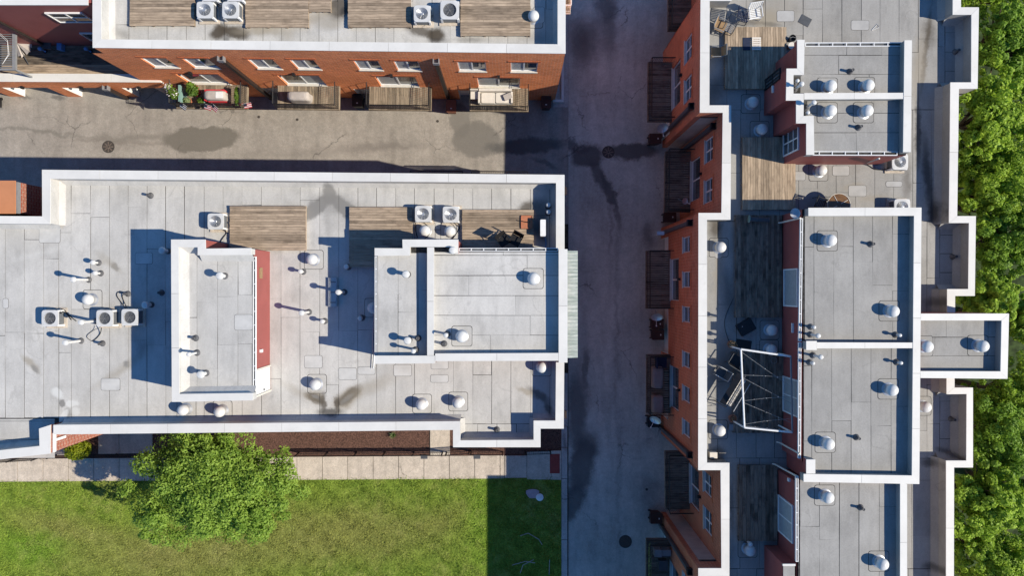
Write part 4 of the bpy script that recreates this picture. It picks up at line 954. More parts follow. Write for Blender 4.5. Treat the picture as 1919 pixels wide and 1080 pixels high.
# ------------------------------------------------------------------ decks
def deck(px0, py0, px1, py1, axis, mat, label, h=.22, pitch=.145, z=ZR):
    zt = z + h; (x0, y1), (x1, y0) = P(px0, py0, zt), P(px1, py1, zt)
    t = thing('roof_deck', label, 'deck', ((x0 + x1) / 2, (y0 + y1) / 2, z + .012), group='wooden roof decks')
    hx, hy = (x1 - x0) / 2, (y1 - y0) / 2; zt = h - .012
    mb = MB()
    nj = 4
    for k in range(nj):
        f = -1 + 2 * (k + .15) / (nj - .7)
        if axis == 'x': mb.box(hx * f - .045, -hy + .02, 0, hx * f + .045, hy - .02, zt - .036)
        else: mb.box(-hx + .02, hy * f - .045, 0, hx - .02, hy * f + .045, zt - .036)
    if axis == 'x': mb.box(-hx + .005, -hy, .03, -hx + .04, hy, zt - .037); mb.box(hx - .04, -hy, .03, hx - .005, hy, zt - .037)
    else: mb.box(-hx, -hy + .005, .03, hx, -hy + .04, zt - .037); mb.box(-hx, hy - .04, .03, hx, hy - .005, zt - .037)
    mb.obj('joist_frame', mat, t, Z0)
    span = 2 * (hy if axis == 'x' else hx); n = max(2, round(span / pitch)); p = span / n
    me = MB(); (me.box(-hx, -p / 2 + .006, -.034, hx, p / 2 - .006, 0) if axis == 'x' else me.box(-p / 2 + .006, -hy, -.034, p / 2 - .006, hy, 0)); mesh = me.mesh('board', mat)
    for k in range(n):
        c = -span / 2 + (k + .5) * p; e = random.uniform(-.012, .012)
        o = link(D.objects.new('board', mesh), t, (e, c, zt + random.uniform(-.003, .003)) if axis == 'x' else (c, e, zt + random.uniform(-.003, .003)))
    return t
TX, TY, KX, KY = M['wood_tan_x'], M['wood_tan_y'], M['wood_dark_x'], M['wood_dark_y']
deck(243, -60, 364, 48, 'x', TX, 'weathered deck at the left end of the north roof, left of two condensers')
deck(460, -60, 578, 51, 'x', TX, 'weathered deck right of the two pale condensers on the north roof')
deck(579, -60, 620, 22, 'x', TX, 'narrow short deck strip joined to a larger deck on the north roof', h=.19)
deck(652, -60, 770, 51, 'x', TX, 'weathered deck left of the dark fan condenser on the north roof')
deck(863, -60, 994, 67, 'x', TX, 'deepest weathered deck on the north roof, beside the domed vent at its right end')
deck(430.5, 386, 573, 470, 'x', TX, 'tan deck touching the maroon sided rooftop storey on the middle roof')
deck(654.5, 388, 773, 501, 'x', TX, 'tan deck half in blue shadow left of two condensers on the middle roof')
deck(866, 393, 1000, 466, 'x', TX, 'tan deck with black chairs and an orange tray on the middle roof')
deck(1358.5, 50, 1474, 166, 'y', TY, 'pale deck half shaded with a dark mat, near the tipped chairs')
deck(1391, 257, 1491, 393, 'y', TY, 'pale sunlit deck between the two shaded ends on the east roof')
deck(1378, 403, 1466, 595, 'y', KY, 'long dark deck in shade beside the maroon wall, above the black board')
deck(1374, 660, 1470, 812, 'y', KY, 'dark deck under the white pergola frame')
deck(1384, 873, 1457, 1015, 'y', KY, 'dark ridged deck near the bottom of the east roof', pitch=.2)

# ------------------------------------------------------------------ roof vents
def flash(t, s=1.0, east=False):
    mb = MB(); mb.m = 1; mb.prism(mb.rrect(0, 0, s + .05, s + .05, .13), -.002, .0035); mb.m = 0; mb.prism(mb.rrect(0, 0, s, s, .12), -.002, .008)
    mb.obj('flashing_sheet', [M['membrane_e' if east else 'membrane'], M['bitumen']], t, (0, 0, .012))
def dome_proto(label, h=.62, r=.298, sheet=True, east=False):
    t = thing('domed_roof_vent', label, 'roof vent', group='white domed roof vents')
    if sheet: flash(t, east=east)
    MB().rev(0, 0, [(.34, .014), (.335, .03), (.25, .06), (.23, .10), (.22, h - .3)], 20).obj('shaft', [M['galv']], t, Z0, True)
    MB().rev(0, 0, [(.25, h - .30), (.285, h - .31)], 20).obj('collar', M['lead'], t, Z0, True)
    prof = [(r * .96, h - .31), (r, h - .29), (r, h - .235)] + [(r * math.cos(a), h - .235 + .235 * math.sin(a)) for a in (.3, .6, .9, 1.2, 1.4)] + [(.03, h)]
    MB().rev(0, 0, prof, 24).obj('cap', M['vent'], t, Z0, True)
    return t
def pipe_proto(label, h, r, capr, boot=.17, mat='vent', name='flue_pipe', cat='flue pipe', group='white capped flue pipes'):
    t = thing(name, label, cat, group=group)
    MB().rev(0, 0, [(boot, .014), (boot * .9, .035), (r * 1.35, .12), (r * 1.2, .16)], 16).obj('boot', M['lead'], t, Z0, True)
    MB().rev(0, 0, [(r, .02), (r, h - .02)], 14).obj('pipe', M[mat], t, Z0, True)
    if capr:
        MB().rev(0, 0, [(capr * .9, h - .17), (capr, h - .15), (capr, h - .09), (capr * .8, h - .02), (capr * .4, h), (.01, h + .005)], 16).obj('cap', M[mat], t, Z0, True)
    else:
        MB().rev(0, 0, [(r * 1.05, h - .03), (r * 1.05, h), (r * .75, h), (r * .75, h - .12)], 14).obj('rim', M[mat], t, Z0, True)
    return t
domes = [
    (582, 486, ZR, .62, 'white domed vent just right of the maroon wall, below the tan deck corner'),
    (588, 723, ZR, .62, 'white domed vent above the dark butterfly shaped water stain'),
    (788, 761, ZR, .66, 'left of the two white domed vents near the bottom parapet of the middle roof'),
    (857, 757, ZR, .66, 'right of the two white domed vents near the bottom parapet of the middle roof'),
    (338, 771, ZR, .70, 'left domed vent of the pair below the maroon sided rooftop storey'),
    (407, 774, ZR, .70, 'right domed vent of the pair below the maroon sided rooftop storey'),
    (159, 562, ZR, .68, 'white domed vent above the row of three fan condensers on the left'),
    (795, 432, ZR, .60, 'domed vent below the left condenser beside the half shaded tan deck'),
    (842, 433, ZR, .60, 'domed vent below the right condenser, encircled by black lines'),
    (1000, 522, ZB, .60, 'white domed vent on the upper right of the largest middle rooftop storey'),
    (864, 632, ZB, .60, 'white domed vent low on the largest middle rooftop storey, beside a thin flue'),
    (1016, 690, ZR, .62, 'domed vent in blue shade at the right end of the middle roof'),
    (697, 578, ZR, .62, 'shaded domed vent half hidden by the edge of the storey with a gutter'),
    (1000, 26, ZR, .62, 'white domed vent beside the deepest deck on the north roof'),
    (1561, 158, ZT, .62, 'left domed vent above the dividing wall of the topmost storey'),
    (1632, 157, ZT, .62, 'right domed vent above the dividing wall of the topmost storey'),
    (1561, 205, ZT, .62, 'left domed vent below the dividing wall of the topmost storey'),
    (1630, 205, ZT, .62, 'right domed vent below the dividing wall of the topmost storey'),
    (1561, 450, ZT, .62, 'domed vent in the upper left corner of the longest east storey'),
    (1679, 584, ZT, .62, 'domed vent at the shadow edge above the divider of the longest east storey'),
    (1677, 733, ZT, .62, 'domed vent at the shadow edge below the divider of the longest east storey'),
    (1557, 835, ZT, .62, 'domed vent in the lower left of the longest east storey'),
    (1556, 936, ZT, .62, 'domed vent at the top left of the bottommost east storey'),
    (1659, 1062, ZT, .62, 'domed vent at the bottom edge of the picture on the east storey'),
    (1743, 651, ZT, .62, 'left domed vent on the square stair tower roof'),
    (1848, 650, ZT, .62, 'right domed vent on the square stair tower roof, at the shadow edge'),
    (1740, 765, ZR, .62, 'domed vent on the narrow low roof below the stair tower'),
    (1543, 318, ZR, .60, 'domed vent right of the pale sunlit deck on the east roof'),
    (1414, 189, ZR, .60, 'shaded domed vent just below the half shaded pale deck'),
    (1431, 240, ZR, .60, 'shaded domed vent just above the pale sunlit deck'),
    (1353, 463, ZR, .60, 'sunlit domed vent beside the white west parapet, left of the dark deck'),
    (1450, 620, ZR, .60, 'shaded domed vent right of the black tilted board'),
    (1449, 657, ZR, .60, 'shaded domed vent just behind the pergola top bar'),
    (1352, 810, ZR, .60, 'domed vent half lit beside the west parapet below the swing seat'),
    (1408, 1036, ZR, .60, 'shaded domed vent below the dark ridged deck'),
]
protos = {}
for (px, py, z, h, lab) in domes:
    x, y = P(px, py, z + h)
    east = px > 1200
    if east not in protos: o = protos[east] = dome_proto(lab, east=east); o.location = (x, y, z)
    else: o = dup(protos[east], (x, y, z), 0, lab)
    o.scale = (1, 1, h / .62)
def place(proto, lst, z_of=None):
    for k, (px, py, z, lab) in enumerate(lst):
        h = proto['h']; x, y = P(px, py, z + h)
        if k == 0: proto.location = (x, y, z); proto['label'] = lab
        else: dup(proto, (x, y, z), random.uniform(0, 6), lab)
    del proto['h']
tall = pipe_proto('x', 1.42, .075, .15); tall['h'] = 1.42
place(tall, [(120, 643, ZR, 'tall white flue standing below the leftmost fan condenser'), (149.5, 604.5, ZR, 'tall white flue between the left and middle fan condensers'), (135, 524, ZR, 'tall white flue farthest up left on the middle roof'),
             (564, 587, ZR, 'tall white flue casting a long shadow toward the maroon door wall'), (633, 548, ZR, 'white flue beside the grey metal channel in blue shade')])
mid = pipe_proto('x', .62, .07, .13); mid['h'] = .62
place(mid, [(172, 492, ZR, 'upper short flue of two beside the dented ring stain on the middle roof'), (176, 512, ZR, 'lower short flue of two beside the dented ring stain on the middle roof'), (562, 509, ZR, 'short white flue below the domed vent by the maroon wall'), (603, 603, ZR, 'short white flue at the edge of the big blue shadow'),
            (648, 500, ZR, 'short blue shaded flue at the lower left corner of the half shaded deck'), (674, 597, ZR, 'short shaded flue inside the big blue shadow'),
            (1028, 384, ZR, 'upper of two small shaded caps in the top right corner of the middle roof'), (1028, 397, ZR, 'lower of two small shaded caps in the top right corner of the middle roof'), (1407, 1022, ZR, 'small white flue just under the dark ridged deck')])
fat = pipe_proto('x', .75, .1, .19); fat['h'] = .75
place(fat, [(302, 469.5, ZR, 'blue shaded fat flue near the top of the shadow left of the maroon sided storey'), (270, 572, ZR, 'blue shaded fat flue beside the third fan condenser'), (760, 514, ZB, 'fat white flue on the narrow strip of the largest middle storey'), (410, 517, ZB, 'fat white flue high on the maroon sided storey roof'), (374, 703, ZB, 'fat white flue low on the maroon sided storey roof'), (763, 639, ZB, 'fat white flue low on the narrow strip of the largest middle storey'), (848, 469, ZB, 'white flue inside the top notch of the largest middle storey')])
thin = pipe_proto('x', 1.0, .06, .12); thin['h'] = 1.0
place(thin, [(774, 659, ZB, 'thin flue in the bottom corner of the narrow roof strip'), (835, 629, ZB, 'thin flue left of the lower domed vent on the largest middle storey'), (352, 665, ZB, 'thin flue beside the white parapet of the maroon sided storey'),
             (1504, 156, ZT, 'longer flue in the left notch above the dividing wall of the topmost storey'), (1527, 191, ZT, 'longer flue in the left notch below the dividing wall of the topmost storey'), (1535, 630, ZT, 'longer flue above the divider of the longest east storey'), (1540, 670, ZT, 'longer flue below the divider of the longest east storey')])
sml = pipe_proto('x', .5, .055, .095); sml['h'] = .5
place(sml, [(1496, 150, ZT, 'shorter flue in the left notch above the dividing wall of the topmost storey'), (1515.5, 210, ZT, 'shorter flue in the left notch below the dividing wall of the topmost storey'), (1527, 614, ZT, 'shorter flue above the divider of the longest east storey'), (1525, 681.5, ZT, 'shorter flue below the divider of the longest east storey'), (1688, 629, ZT, 'white elbow flue in shade just above the long divider wall'), (1690, 681, ZT, 'white elbow flue in shade just below the long divider wall')])
dark = pipe_proto('x', .36, .07, 0, mat='lead', name='plumbing_vent', cat='vent pipe', group='dark plumbing vent pipes'); dark['h'] = .36
place(dark, [(1599, 130, ZT, 'dark stub pipe above both vents on the topmost east storey'), (1615, 236, ZT, 'dark stub pipe below both vents on the topmost east storey'), (1638, 457, ZT, 'dark stub pipe high on the longest east storey'), (1611, 823, ZT, 'dark stub pipe low on the longest east storey'), (1619, 956, ZT, 'dark stub pipe on the bottommost east storey'), (276, 365, ZR, 'small dark stub pipe near the top left of the middle roof'),
             (361, 635, ZB, 'small stub pipe beside the thin flue on the maroon sided storey'), (782, 635, ZB, 'small stub pipe on the narrow strip of the largest middle storey'), (831, 645.5, ZB, 'small stub pipe in the lower left of the largest middle storey'), (297, 549, ZR, 'dark stub pipe in the blue shadow left of the maroon sided storey'), (185, 645, ZR, 'dark stub pipe below the middle fan condenser at the hose end'), (931, 808, ZR, 'small dark stub pipe on the bottom right bay of the middle roof'),
             (233, 551, ZR, 'dark stub pipe above the third fan condenser at the hose end'), (1793, 481, ZR, 'dark stub pipe in the middle bay beside the trees'), (1798, 93, ZR, 'dark stub pipe in the top bay beside the trees'), (1790, 788, ZR, 'dark stub pipe in the lower bay beside the trees')])

# ------------------------------------------------------------------ condensers
def condenser(label, w=.88, h=.60, fan_dark=True, pad=True, grp='rooftop air conditioning condensers'):
    t = thing('air_conditioner', label, 'condenser', group=grp)
    if pad: MB().box(-w * .62, -w * .62, .012, w * .62, w * .62, .07).obj('pad', M['concrete'], t, Z0)
    mb = MB(); hw = w / 2 - .025
    mb.prism(mb.rrect(0, 0, w - .07, w - .07, .08), .072, h - .07)
    n = 9
    mb.m = 1
    for k in range(n):
        z = .14 + (h - .28) * k / (n - 1)
        for s in (-1, 1):
            mb.box(s * (hw - .012), -hw + .1, z, s * (hw + .008), hw - .1, z + .022); mb.box(-hw + .1, s * (hw - .012), z, hw - .1, s * (hw + .008), z + .022)
    mb.m = 2
    for sx in (-1, 1):
        for sy in (-1, 1): mb.obox(sx * (hw - .03), sy * (hw - .03), .073, h - .07, .1, .1)
    mb.obj('cabinet', [M['dkgrey'], M['fin'], M['white']], t, Z0)
    # top plate with a round opening
    N = 32; R0 = w * .36; mb = MB(); outer = []
    for q in range(48):
        a = 2 * math.pi * q / 48; rr_ = w / 2 / ((abs(math.cos(a)) ** 7 + abs(math.sin(a)) ** 7) ** (1 / 7)); outer.append((rr_ * math.cos(a), rr_ * math.sin(a)))
    inn = [(R0 * math.cos(math.atan2(y, x)), R0 * math.sin(math.atan2(y, x))) for x, y in outer]; m = len(outer)
    for k in range(m):
        j = (k + 1) % m; a, b, c, d = outer[k], outer[j], inn[j], inn[k]
        mb.face([(*a, h), (*b, h), (*c, h + .012), (*d, h + .012)]); mb.face([(*a, h - .07), (*b, h - .07), (*b, h), (*a, h)]); mb.face([(*d, h + .012), (*c, h + .012), (*c, h - .14), (*d, h - .14)])
    top = mb.obj('top_cover', M['ac_paint'], t, Z0)
    mb = MB(); mb.rev(0, 0, [(R0 - .001, h - .15), (.001, h - .15)], 24); 
    mb.obj('fan_well', M['black'] if fan_dark else M['dkgrey'], t, Z0)
    mb = MB()
    for k in range(4):
        a = k * math.pi / 2 + .4
        pts = []
        for (r, da) in ((.07, -.25), (R0 * .9, -.42), (R0 * .93, .22), (.07, .35)): pts.append((r * math.cos(a + da), r * math.sin(a + da), h - .10 + (.05 if da > 0 else 0)))
        mb.face(pts)
    mb.rev(0, 0, [(.075, h - .11), (.075, h - .03), (.05, h - .02)], 12)
    mb.obj('fan', M['dkgrey'] if fan_dark else M['galv'], t, Z0)
    mb = MB(); rings = 6 if fan_dark else 11
    for k in range(rings):
        r = R0 * (k + 1) / (rings + .2); zz = h + .012 + (.0 if fan_dark else .05 * (1 - (r / R0) ** 2))
        q = [(r * math.cos(2 * math.pi * s / 20), r * math.sin(2 * math.pi * s / 20), zz) for s in range(21)]; mb.tube(q, .005 if fan_dark else .011, 3)
    for k in range(6 if fan_dark else 10):
        a = 2 * math.pi * k / (6 if fan_dark else 10); mb.tube([(0, 0, h + .012 + (0 if fan_dark else .05)), (R0 * math.cos(a), R0 * math.sin(a), h + .012)], .005, 3)
    if not fan_dark: mb.rev(0, 0, [(.10, h + .05), (.08, h + .065), (.0, h + .07)], 14)
    mb.obj('fan_grille', M['galv'] if not fan_dark else M['midgrey'], t, Z0)
    return t
acd = condenser('leftmost dark fan condenser of the three on the left of the middle roof')
acs = condenser('x', fan_dark=False)
def put(o, px, py, z, h=.60): x, y = P(px, py, z + h); o.location = (x, y, z); return o
put(acd, 93.5, 597, ZR)
for k, (px, py, z, lab, rot) in enumerate([(196, 597, ZR, 'middle dark fan condenser of the three on the left of the middle roof', 1.2), (243, 595, ZR, 'rightmost dark fan condenser of the three, half in the blue shadow', 2.2), (843, 19, ZR, 'dark fan condenser with a red mark on the north roof', .5)]):
    q = dup(acd, Z0, 0, lab); put(q, px, py, z)
    if px == 843: q.scale = (1.12, 1.12, 1.1)
first = True
for (px, py, z, lab, s) in [(384, 18, ZR, 'left pale condenser of the near pair on the north roof', 1.0), (432, 18, ZR, 'right pale condenser of the near pair on the north roof', 1.0), (791, 25, ZR, 'pale condenser left of the dark fan one on the north roof', 1.0),
                            (404, 415, ZR, 'pale condenser alone left of the tan deck by the maroon storey', .96), (793, 401, ZR, 'left pale condenser between two tan decks on the middle roof', .98), (845, 402, ZR, 'right pale condenser between two tan decks on the middle roof', .98), (1687, 303, ZR, 'pale condenser with a black hose under the topmost storey', .96), (1691, 388, ZR, 'pale condenser half hidden by the longest east storey parapet', .96)]:
    o = acs if first else dup(acs, Z0); first = False; o['label'] = lab; put(o, px, py, z); o.scale = (s, s, 1)
for (px, py, lab) in ((393, -14, 'farther left condenser cut by the top edge of the picture'), (440, -14, 'farther right condenser cut by the top edge of the picture')):
    o = dup(acs, Z0, 0, lab); put(o, px, py, ZR)

def hose(pts, z, label, r=.022, mat='hose', name='refrigerant_line', cat='hose'):
    q = [P(x, y, z + zz) + (z + zz,) for x, y, zz in pts]
    # smooth by Catmull sampling
    out = []
    for i in range(len(q) - 1):
        p0, p1, p2, p3 = (Vector(q[max(i - 1, 0)]), Vector(q[i]), Vector(q[i + 1]), Vector(q[min(i + 2, len(q) - 1)]))
        for t in (0, .25, .5, .75): out.append(.5 * ((2 * p1) + (-p0 + p2) * t + (2 * p0 - 5 * p1 + 4 * p2 - p3) * t * t + (-p0 + 3 * p1 - 3 * p2 + p3) * t ** 3))
    out.append(Vector(q[-1])); b = out[0].copy()
    return tag(MB().tube([p - b for p in out], r, 6).obj(name, M[mat], None, tuple(b)), label, cat, 'black refrigerant lines')
hose([(112, 586, .5), (115, 580, .25), (121, 582, .1), (130, 592, .06), (143, 602, .06)], ZR, 'black line from the leftmost fan condenser curling to the flue')
hose([(114, 588, .5), (118, 584, .2), (126, 590, .08), (134, 600, .06)], ZR, 'shorter black line beside the leftmost fan condenser')
hose([(190, 615, .4), (188, 625, .08), (181, 634, .05), (173, 640, .05)], ZR, 'thick black line below the middle fan condenser')
hose([(186, 615, .4), (176, 619, .08), (164, 628, .05), (164, 634, .05), (172, 640, .05)], ZR, 'thin looping black line below the middle fan condenser', .013)
hose([(236, 580, .4), (228, 568, .08), (219, 555, .05), (221, 548, .05), (232, 549, .2)], ZR, 'black line rising from the third fan condenser to its stub pipe')
hose([(239, 580, .4), (233, 567, .08), (229, 556, .05), (232, 551, .2)], ZR, 'second black line rising from the third fan condenser to its stub pipe')
hose([(418, 428, .4), (424, 436, .06), (417, 447, .06), (410, 458, .06)], ZR, 'black line from the lone pale condenser to the maroon wall')
hose([(779, 416, .4), (779, 432, .05), (783, 446, .05)], ZR, 'black line down the left side between the tan decks')
hose([(783, 416, .4), (795, 418, .1), (806, 430, .1), (804, 440, .05), (795, 448, .05)], ZR, 'black line looping round the domed vent under the left condenser', .016)
hose([(856, 416, .4), (861, 426, .06), (855, 438, .05), (848, 448, .05)], ZR, 'black line looping round the domed vent under the right condenser')
hose([(851, 416, .4), (856, 428, .06), (851, 440, .05), (846, 448, .05)], ZR, 'second thinner black line under the right condenser', .014)
hose([(1672, 312, .4), (1655, 318, .06), (1640, 317, .06), (1628, 310, .06), (1622, 306, .3)], ZR, 'black hose from the pale condenser under the topmost storey')
hose([(1374, 560, .03), (1358, 600, .03), (1363, 632, .03), (1372, 648, .03)], ZR, 'thin dark cable along the shaded roof beside the black board', .012)

# ------------------------------------------------------------------ loose things on the middle and east roofs
def at(px, py, z): x, y = P(px, py, z); return (x, y, z)
t = thing('metal_channel', 'grey metal channel section lying in the blue shadow', 'metal channel', at(624.5, 548, ZR + .012))
mb = MB(); mb.box(-.22, -.78, .02, .22, .78, .05); mb.box(-.22, -.78, .051, -.19, .78, .16); mb.box(.19, -.78, .051, .22, .78, .16); mb.obj('channel', M['galv'], t, Z0)
for yy in (-.55, 0, .55):
    mb = MB().box(-.188, yy - .03, .1, .188, yy + .03, .14); mb.obj('crossbar', M['midgrey'], t, Z0)
t = thing('metal_strip', 'long thin grey metal rail lying from the shadow into the sunlit roof', 'metal rail', at(631, 640, ZR + .012))
mb = MB()
a, b = P(634.5, 577, ZR), P(627.5, 713, ZR); c = at(631, 640, 0)
mb.tube([(a[0] - c[0], a[1] - c[1], .05), (b[0] - c[0], b[1] - c[1], .05)], .045, 4); mb.obj('rail', M['galv'], t, Z0)
mb = MB(); mb.tube([(a[0] - c[0] - .13, a[1] - c[1] - .1, .04), (b[0] - c[0] - .1, b[1] - c[1], .04)], .03, 4); mb.obj('edge_rail', M['galv'], t, Z0)
for k in range(3):
    q = lerp2(a, b, .08 + .4 * k); MB().box(q[0] - c[0] - .15, q[1] - c[1] - .03, .0, q[0] - c[0] + .09, q[1] - c[1] + .03, .02).obj('clip', M['midgrey'], t, Z0)
t = thing('split_unit', 'slim white outdoor unit with a bent pipe in the top right corner', 'condenser', at(1016.5, 429.5, ZR + .012))
mb = MB(); mb.prism(mb.rrect(0, 0, .29, .88, .04), .1, .78); mb.obj('cabinet', M['white'], t, Z0)
mb = MB(); mb.box(-.16, -.34, .16, -.146, .34, .7); mb.obj('grille', M['midgrey'], t, Z0)
mb = MB(); mb.box(-.12, -.4, 0, .12, -.33, .1); mb.box(-.12, .33, 0, .12, .4, .1); mb.obj('foot', M['dkgrey'], t, Z0)
mb = MB(); mb.tube([(.05, -.42, .3), (.16, -.55, .06), (.2, -.75, .04), (.17, -1.0, .04)], .03, 6); mb.obj('pipe', M['blue'], t, Z0)
t = thing('orange_tray', 'orange flat tray with a black bent bar lying on the tan deck', 'tray', at(987, 416.5, ZR + .235))
mb = MB(); mb.box(-.29, -.34, 0, .29, .34, .03); mb.obj('base', M['terracotta'], t, Z0)
mb = MB()
for s in (-1, 1): mb.box(-.29, s * .34 - .015, .031, .29, s * .34 + .015, .06); mb.box(s * .29 - .015, -.32, .031, s * .29 + .015, .32, .06)
mb.obj('rim', M['terracotta'], t, Z0)
mb = MB(); mb.tube([(-.42, .07, .09), (.12, -.03, .09), (.18, .03, .09)], .025, 6); mb.obj('bar', M['black'], t, Z0)

def chair(label, frame, seat, arm=True, slat=False, w=.56, loc=Z0, rot=0, name='patio_chair'):
    t = thing(name, label, 'chair', loc, rot, 'patio chairs on the roofs')
    h = w / 2
    for sx in (-1, 1):
        MB().tube([(sx * h, -.28, 0), (sx * h, -.24, .62 if arm else .42)], .02, 6).obj('leg', frame, t, Z0)
        MB().tube([(sx * h, .34, 0), (sx * h, .24, .42), (sx * h, .40, .95)], .02, 6).obj('leg', frame, t, Z0)
        if arm: MB().tube([(sx * h, -.27, .62), (sx * h, .30, .64)], .026, 6).obj('armrest', frame, t, Z0)
    mb = MB()
    if slat:
        for k in range(6): mb.box(-h + .03, -.26 + .09 * k, .40, h - .03, -.20 + .09 * k, .42)
    else: mb.box(-h + .02, -.27, .40, h - .02, .24, .425)
    mb.obj('seat', seat, t, Z0)
    mb = MB()
    n = 6 if slat else 1
    for k in range(n):
        x0, x1 = (-h + .03 + (w - .06) * k / n + .012, -h + .03 + (w - .06) * (k + 1) / n - .012) if slat else (-h + .02, h - .02)
        mb.face([(x0, .25, .46), (x1, .25, .46), (x1, .41, .93), (x0, .41, .93)]); mb.face([(x0, .27, .455), (x0, .43, .925), (x1, .43, .925), (x1, .27, .455)]); mb.face([(x0, .41, .93), (x1, .41, .93), (x1, .43, .925), (x0, .43, .925)])
    mb.obj('backrest', seat, t, Z0)
    MB().tube([(-h, .40, .95), (h, .40, .95)], .022, 6).obj('top_rail', frame, t, Z0)
    MB().tube([(-h, -.26, .4), (h, -.26, .4)], .018, 6).obj('front_rail', frame, t, Z0)
    return t
zr = ZR + .012
chair('tan seated chair tilted at the corner of the pale deck, beside the west parapet', M['midgrey'], M['tanseat'], loc=at(1346, 54, zr), rot=1.15, w=.62)
c = chair('empty grey frame chair standing between the tan chair and the deck', M['dkgrey'], M['midgrey'], slat=True, loc=at(1362, 56, zr), rot=-.5)
chair('tan seated chair in shade against the west parapet', M['midgrey'], M['tanseat'], loc=at(1338, 103, zr), rot=-1.57)
chair('dark slatted rocking chair above the pale deck', M['navy'], M['navy'], slat=True, loc=at(1387, 36, zr), rot=1.4, w=.6)
chair('white slatted armchair beside the dark rocking chair', M['white'], M['white'], slat=True, loc=at(1409, 31, zr), rot=.15, w=.68)
dk1 = ZR + .225
chair('left black folding chair on the tan deck, in the shadow edge', M['black'], M['black'], loc=at(944, 452, dk1), rot=.6)
chair('right black chair on the tan deck near its corner', M['black'], M['black'], loc=at(966, 451, dk1), rot=-.5)
tag(MB().box(-.19, -.34, 0, .19, .34, .02).obj('door_mat', M['navy'], None, at(1399, 82, dk1)), 'dark blue mat lying on the half shaded pale deck', 'mat')
t = thing('wooden_pallet', 'pale slatted pallet beside the dark blue mat on the deck', 'pallet', at(1417, 82, dk1))
for k in range(6): MB().box(-.24, -.34 + .118 * k, .04, .24, -.25 + .118 * k, .06).obj('slat', M['cream'], t, Z0)
for s in (-.2, .2): MB().box(s - .03, -.34, 0, s + .03, .33, .039).obj('runner', M['cream'], t, Z0)
t = thing('flower_pot', 'empty black pot beside the upper right corner of the pale deck', 'pot', at(1481, 75, zr))
MB().rev(0, 0, [(.12, 0), (.17, .3), (.19, .3), (.19, .34), (.16, .34), (.14, .2), (.001, .2)], 16).obj('pot', M['black'], t, Z0, True); MB().tube([(-.16, 0, .35), (0, .05, .36), (.16, 0, .35)], .015, 5).obj('handle', M['midgrey'], t, Z0)
t = thing('flower_pot', 'clay pot with a pale rim tucked under the topmost storey corner', 'pot', at(1479, 89, zr))
MB().rev(0, 0, [(.1, 0), (.15, .26), (.18, .27), (.18, .32), (.14, .32), (.12, .2), (.001, .2)], 16).obj('pot', M['terracotta'], t, Z0, True); MB().rev(0, 0, [(.15, .321), (.185, .321), (.185, .335), (.15, .335)], 16).obj('rim', M['cream'], t, Z0)
tag(MB().box(-.3, -.24, 0, .3, .24, .02).obj('grid_mat', M['dkgrey'], None, at(1508.5, 38.5, zr)), 'small dark grid panel lying on the sunlit east roof', 'panel'); D.objects['grid_mat'].rotation_euler = (0, 0, -.5)
tag(MB().tube([(-.2, -.15, .02), (.12, .18, .02), (.2, .0, .02), (-.18, -.16, .02)], .012, 4).obj('wire_hanger', M['white'], None, at(1640, 51, zr)), 'bent white wire hanger on the east roof', 'hanger')
# round table
t = thing('round_table', 'round brown topped patio table partly hidden by the long storey parapet', 'table', at(1560, 387, zr))
MB().rev(0, 0, [(.0, .70), (.58, .70), (.60, .715), (.58, .73), (.0, .73)], 28).obj('tabletop', M['amber'], t, Z0, False)
mb = MB()
mb.tube([(.6 * math.cos(a * .2618), .6 * math.sin(a * .2618), .735) for a in range(25)], .018, 5); mb.obj('rim', M['offwhite'], t, Z0)
for k in range(4):
    a = .5 + k * math.pi / 2; MB().tube([(.12 * math.cos(a), .12 * math.sin(a), .75), (.52 * math.cos(a), .52 * math.sin(a), .745), (.58 * math.cos(a), .58 * math.sin(a), 0)], .018, 5).obj('leg', M['offwhite'], t, Z0)
chair('dark metal chair left of the round brown table', M['black'], M['dkgrey'], slat=True, loc=at(1530, 384, zr), rot=1.2)
# black board and boxes in the shade
t = thing('equipment_case', 'black tilted flat case on the shaded roof below the long dark deck', 'case', at(1396, 613, zr), .52)
MB().box(-.42, -.33, 0, .42, .33, .22).obj('body', M['black'], t, Z0); MB().box(-.43, -.34, .221, .43, .34, .27).obj('lid', M['black'], t, Z0); MB().rev(-.18, .14, [(.025, .271), (.02, .285)], 8).obj('latch', M['cream'], t, Z0)
tag(MB().box(-.42, -.28, 0, .42, .28, .02).obj('rubber_mat', M['black'], None, at(1393, 647, zr)), 'flat black mat behind the pergola top bar', 'mat'); D.objects['rubber_mat'].rotation_euler = (0, 0, -.15)
def leaves(n, c, r, size, up=.3, shell=.55, flat=None):
    c = np.array(c); v = RNG.normal(size=(n, 3)); v /= np.linalg.norm(v, axis=1)[:, None]
    rad = (shell + (1 - shell) * RNG.random(n)) ; pos = c + v * rad[:, None] * np.array(r)
    nrm = v + RNG.normal(scale=.55, size=(n, 3)); nrm[:, 2] += up; nrm /= np.linalg.norm(nrm, axis=1)[:, None]
    return pos, nrm, size * RNG.uniform(.6, 1.35, n)
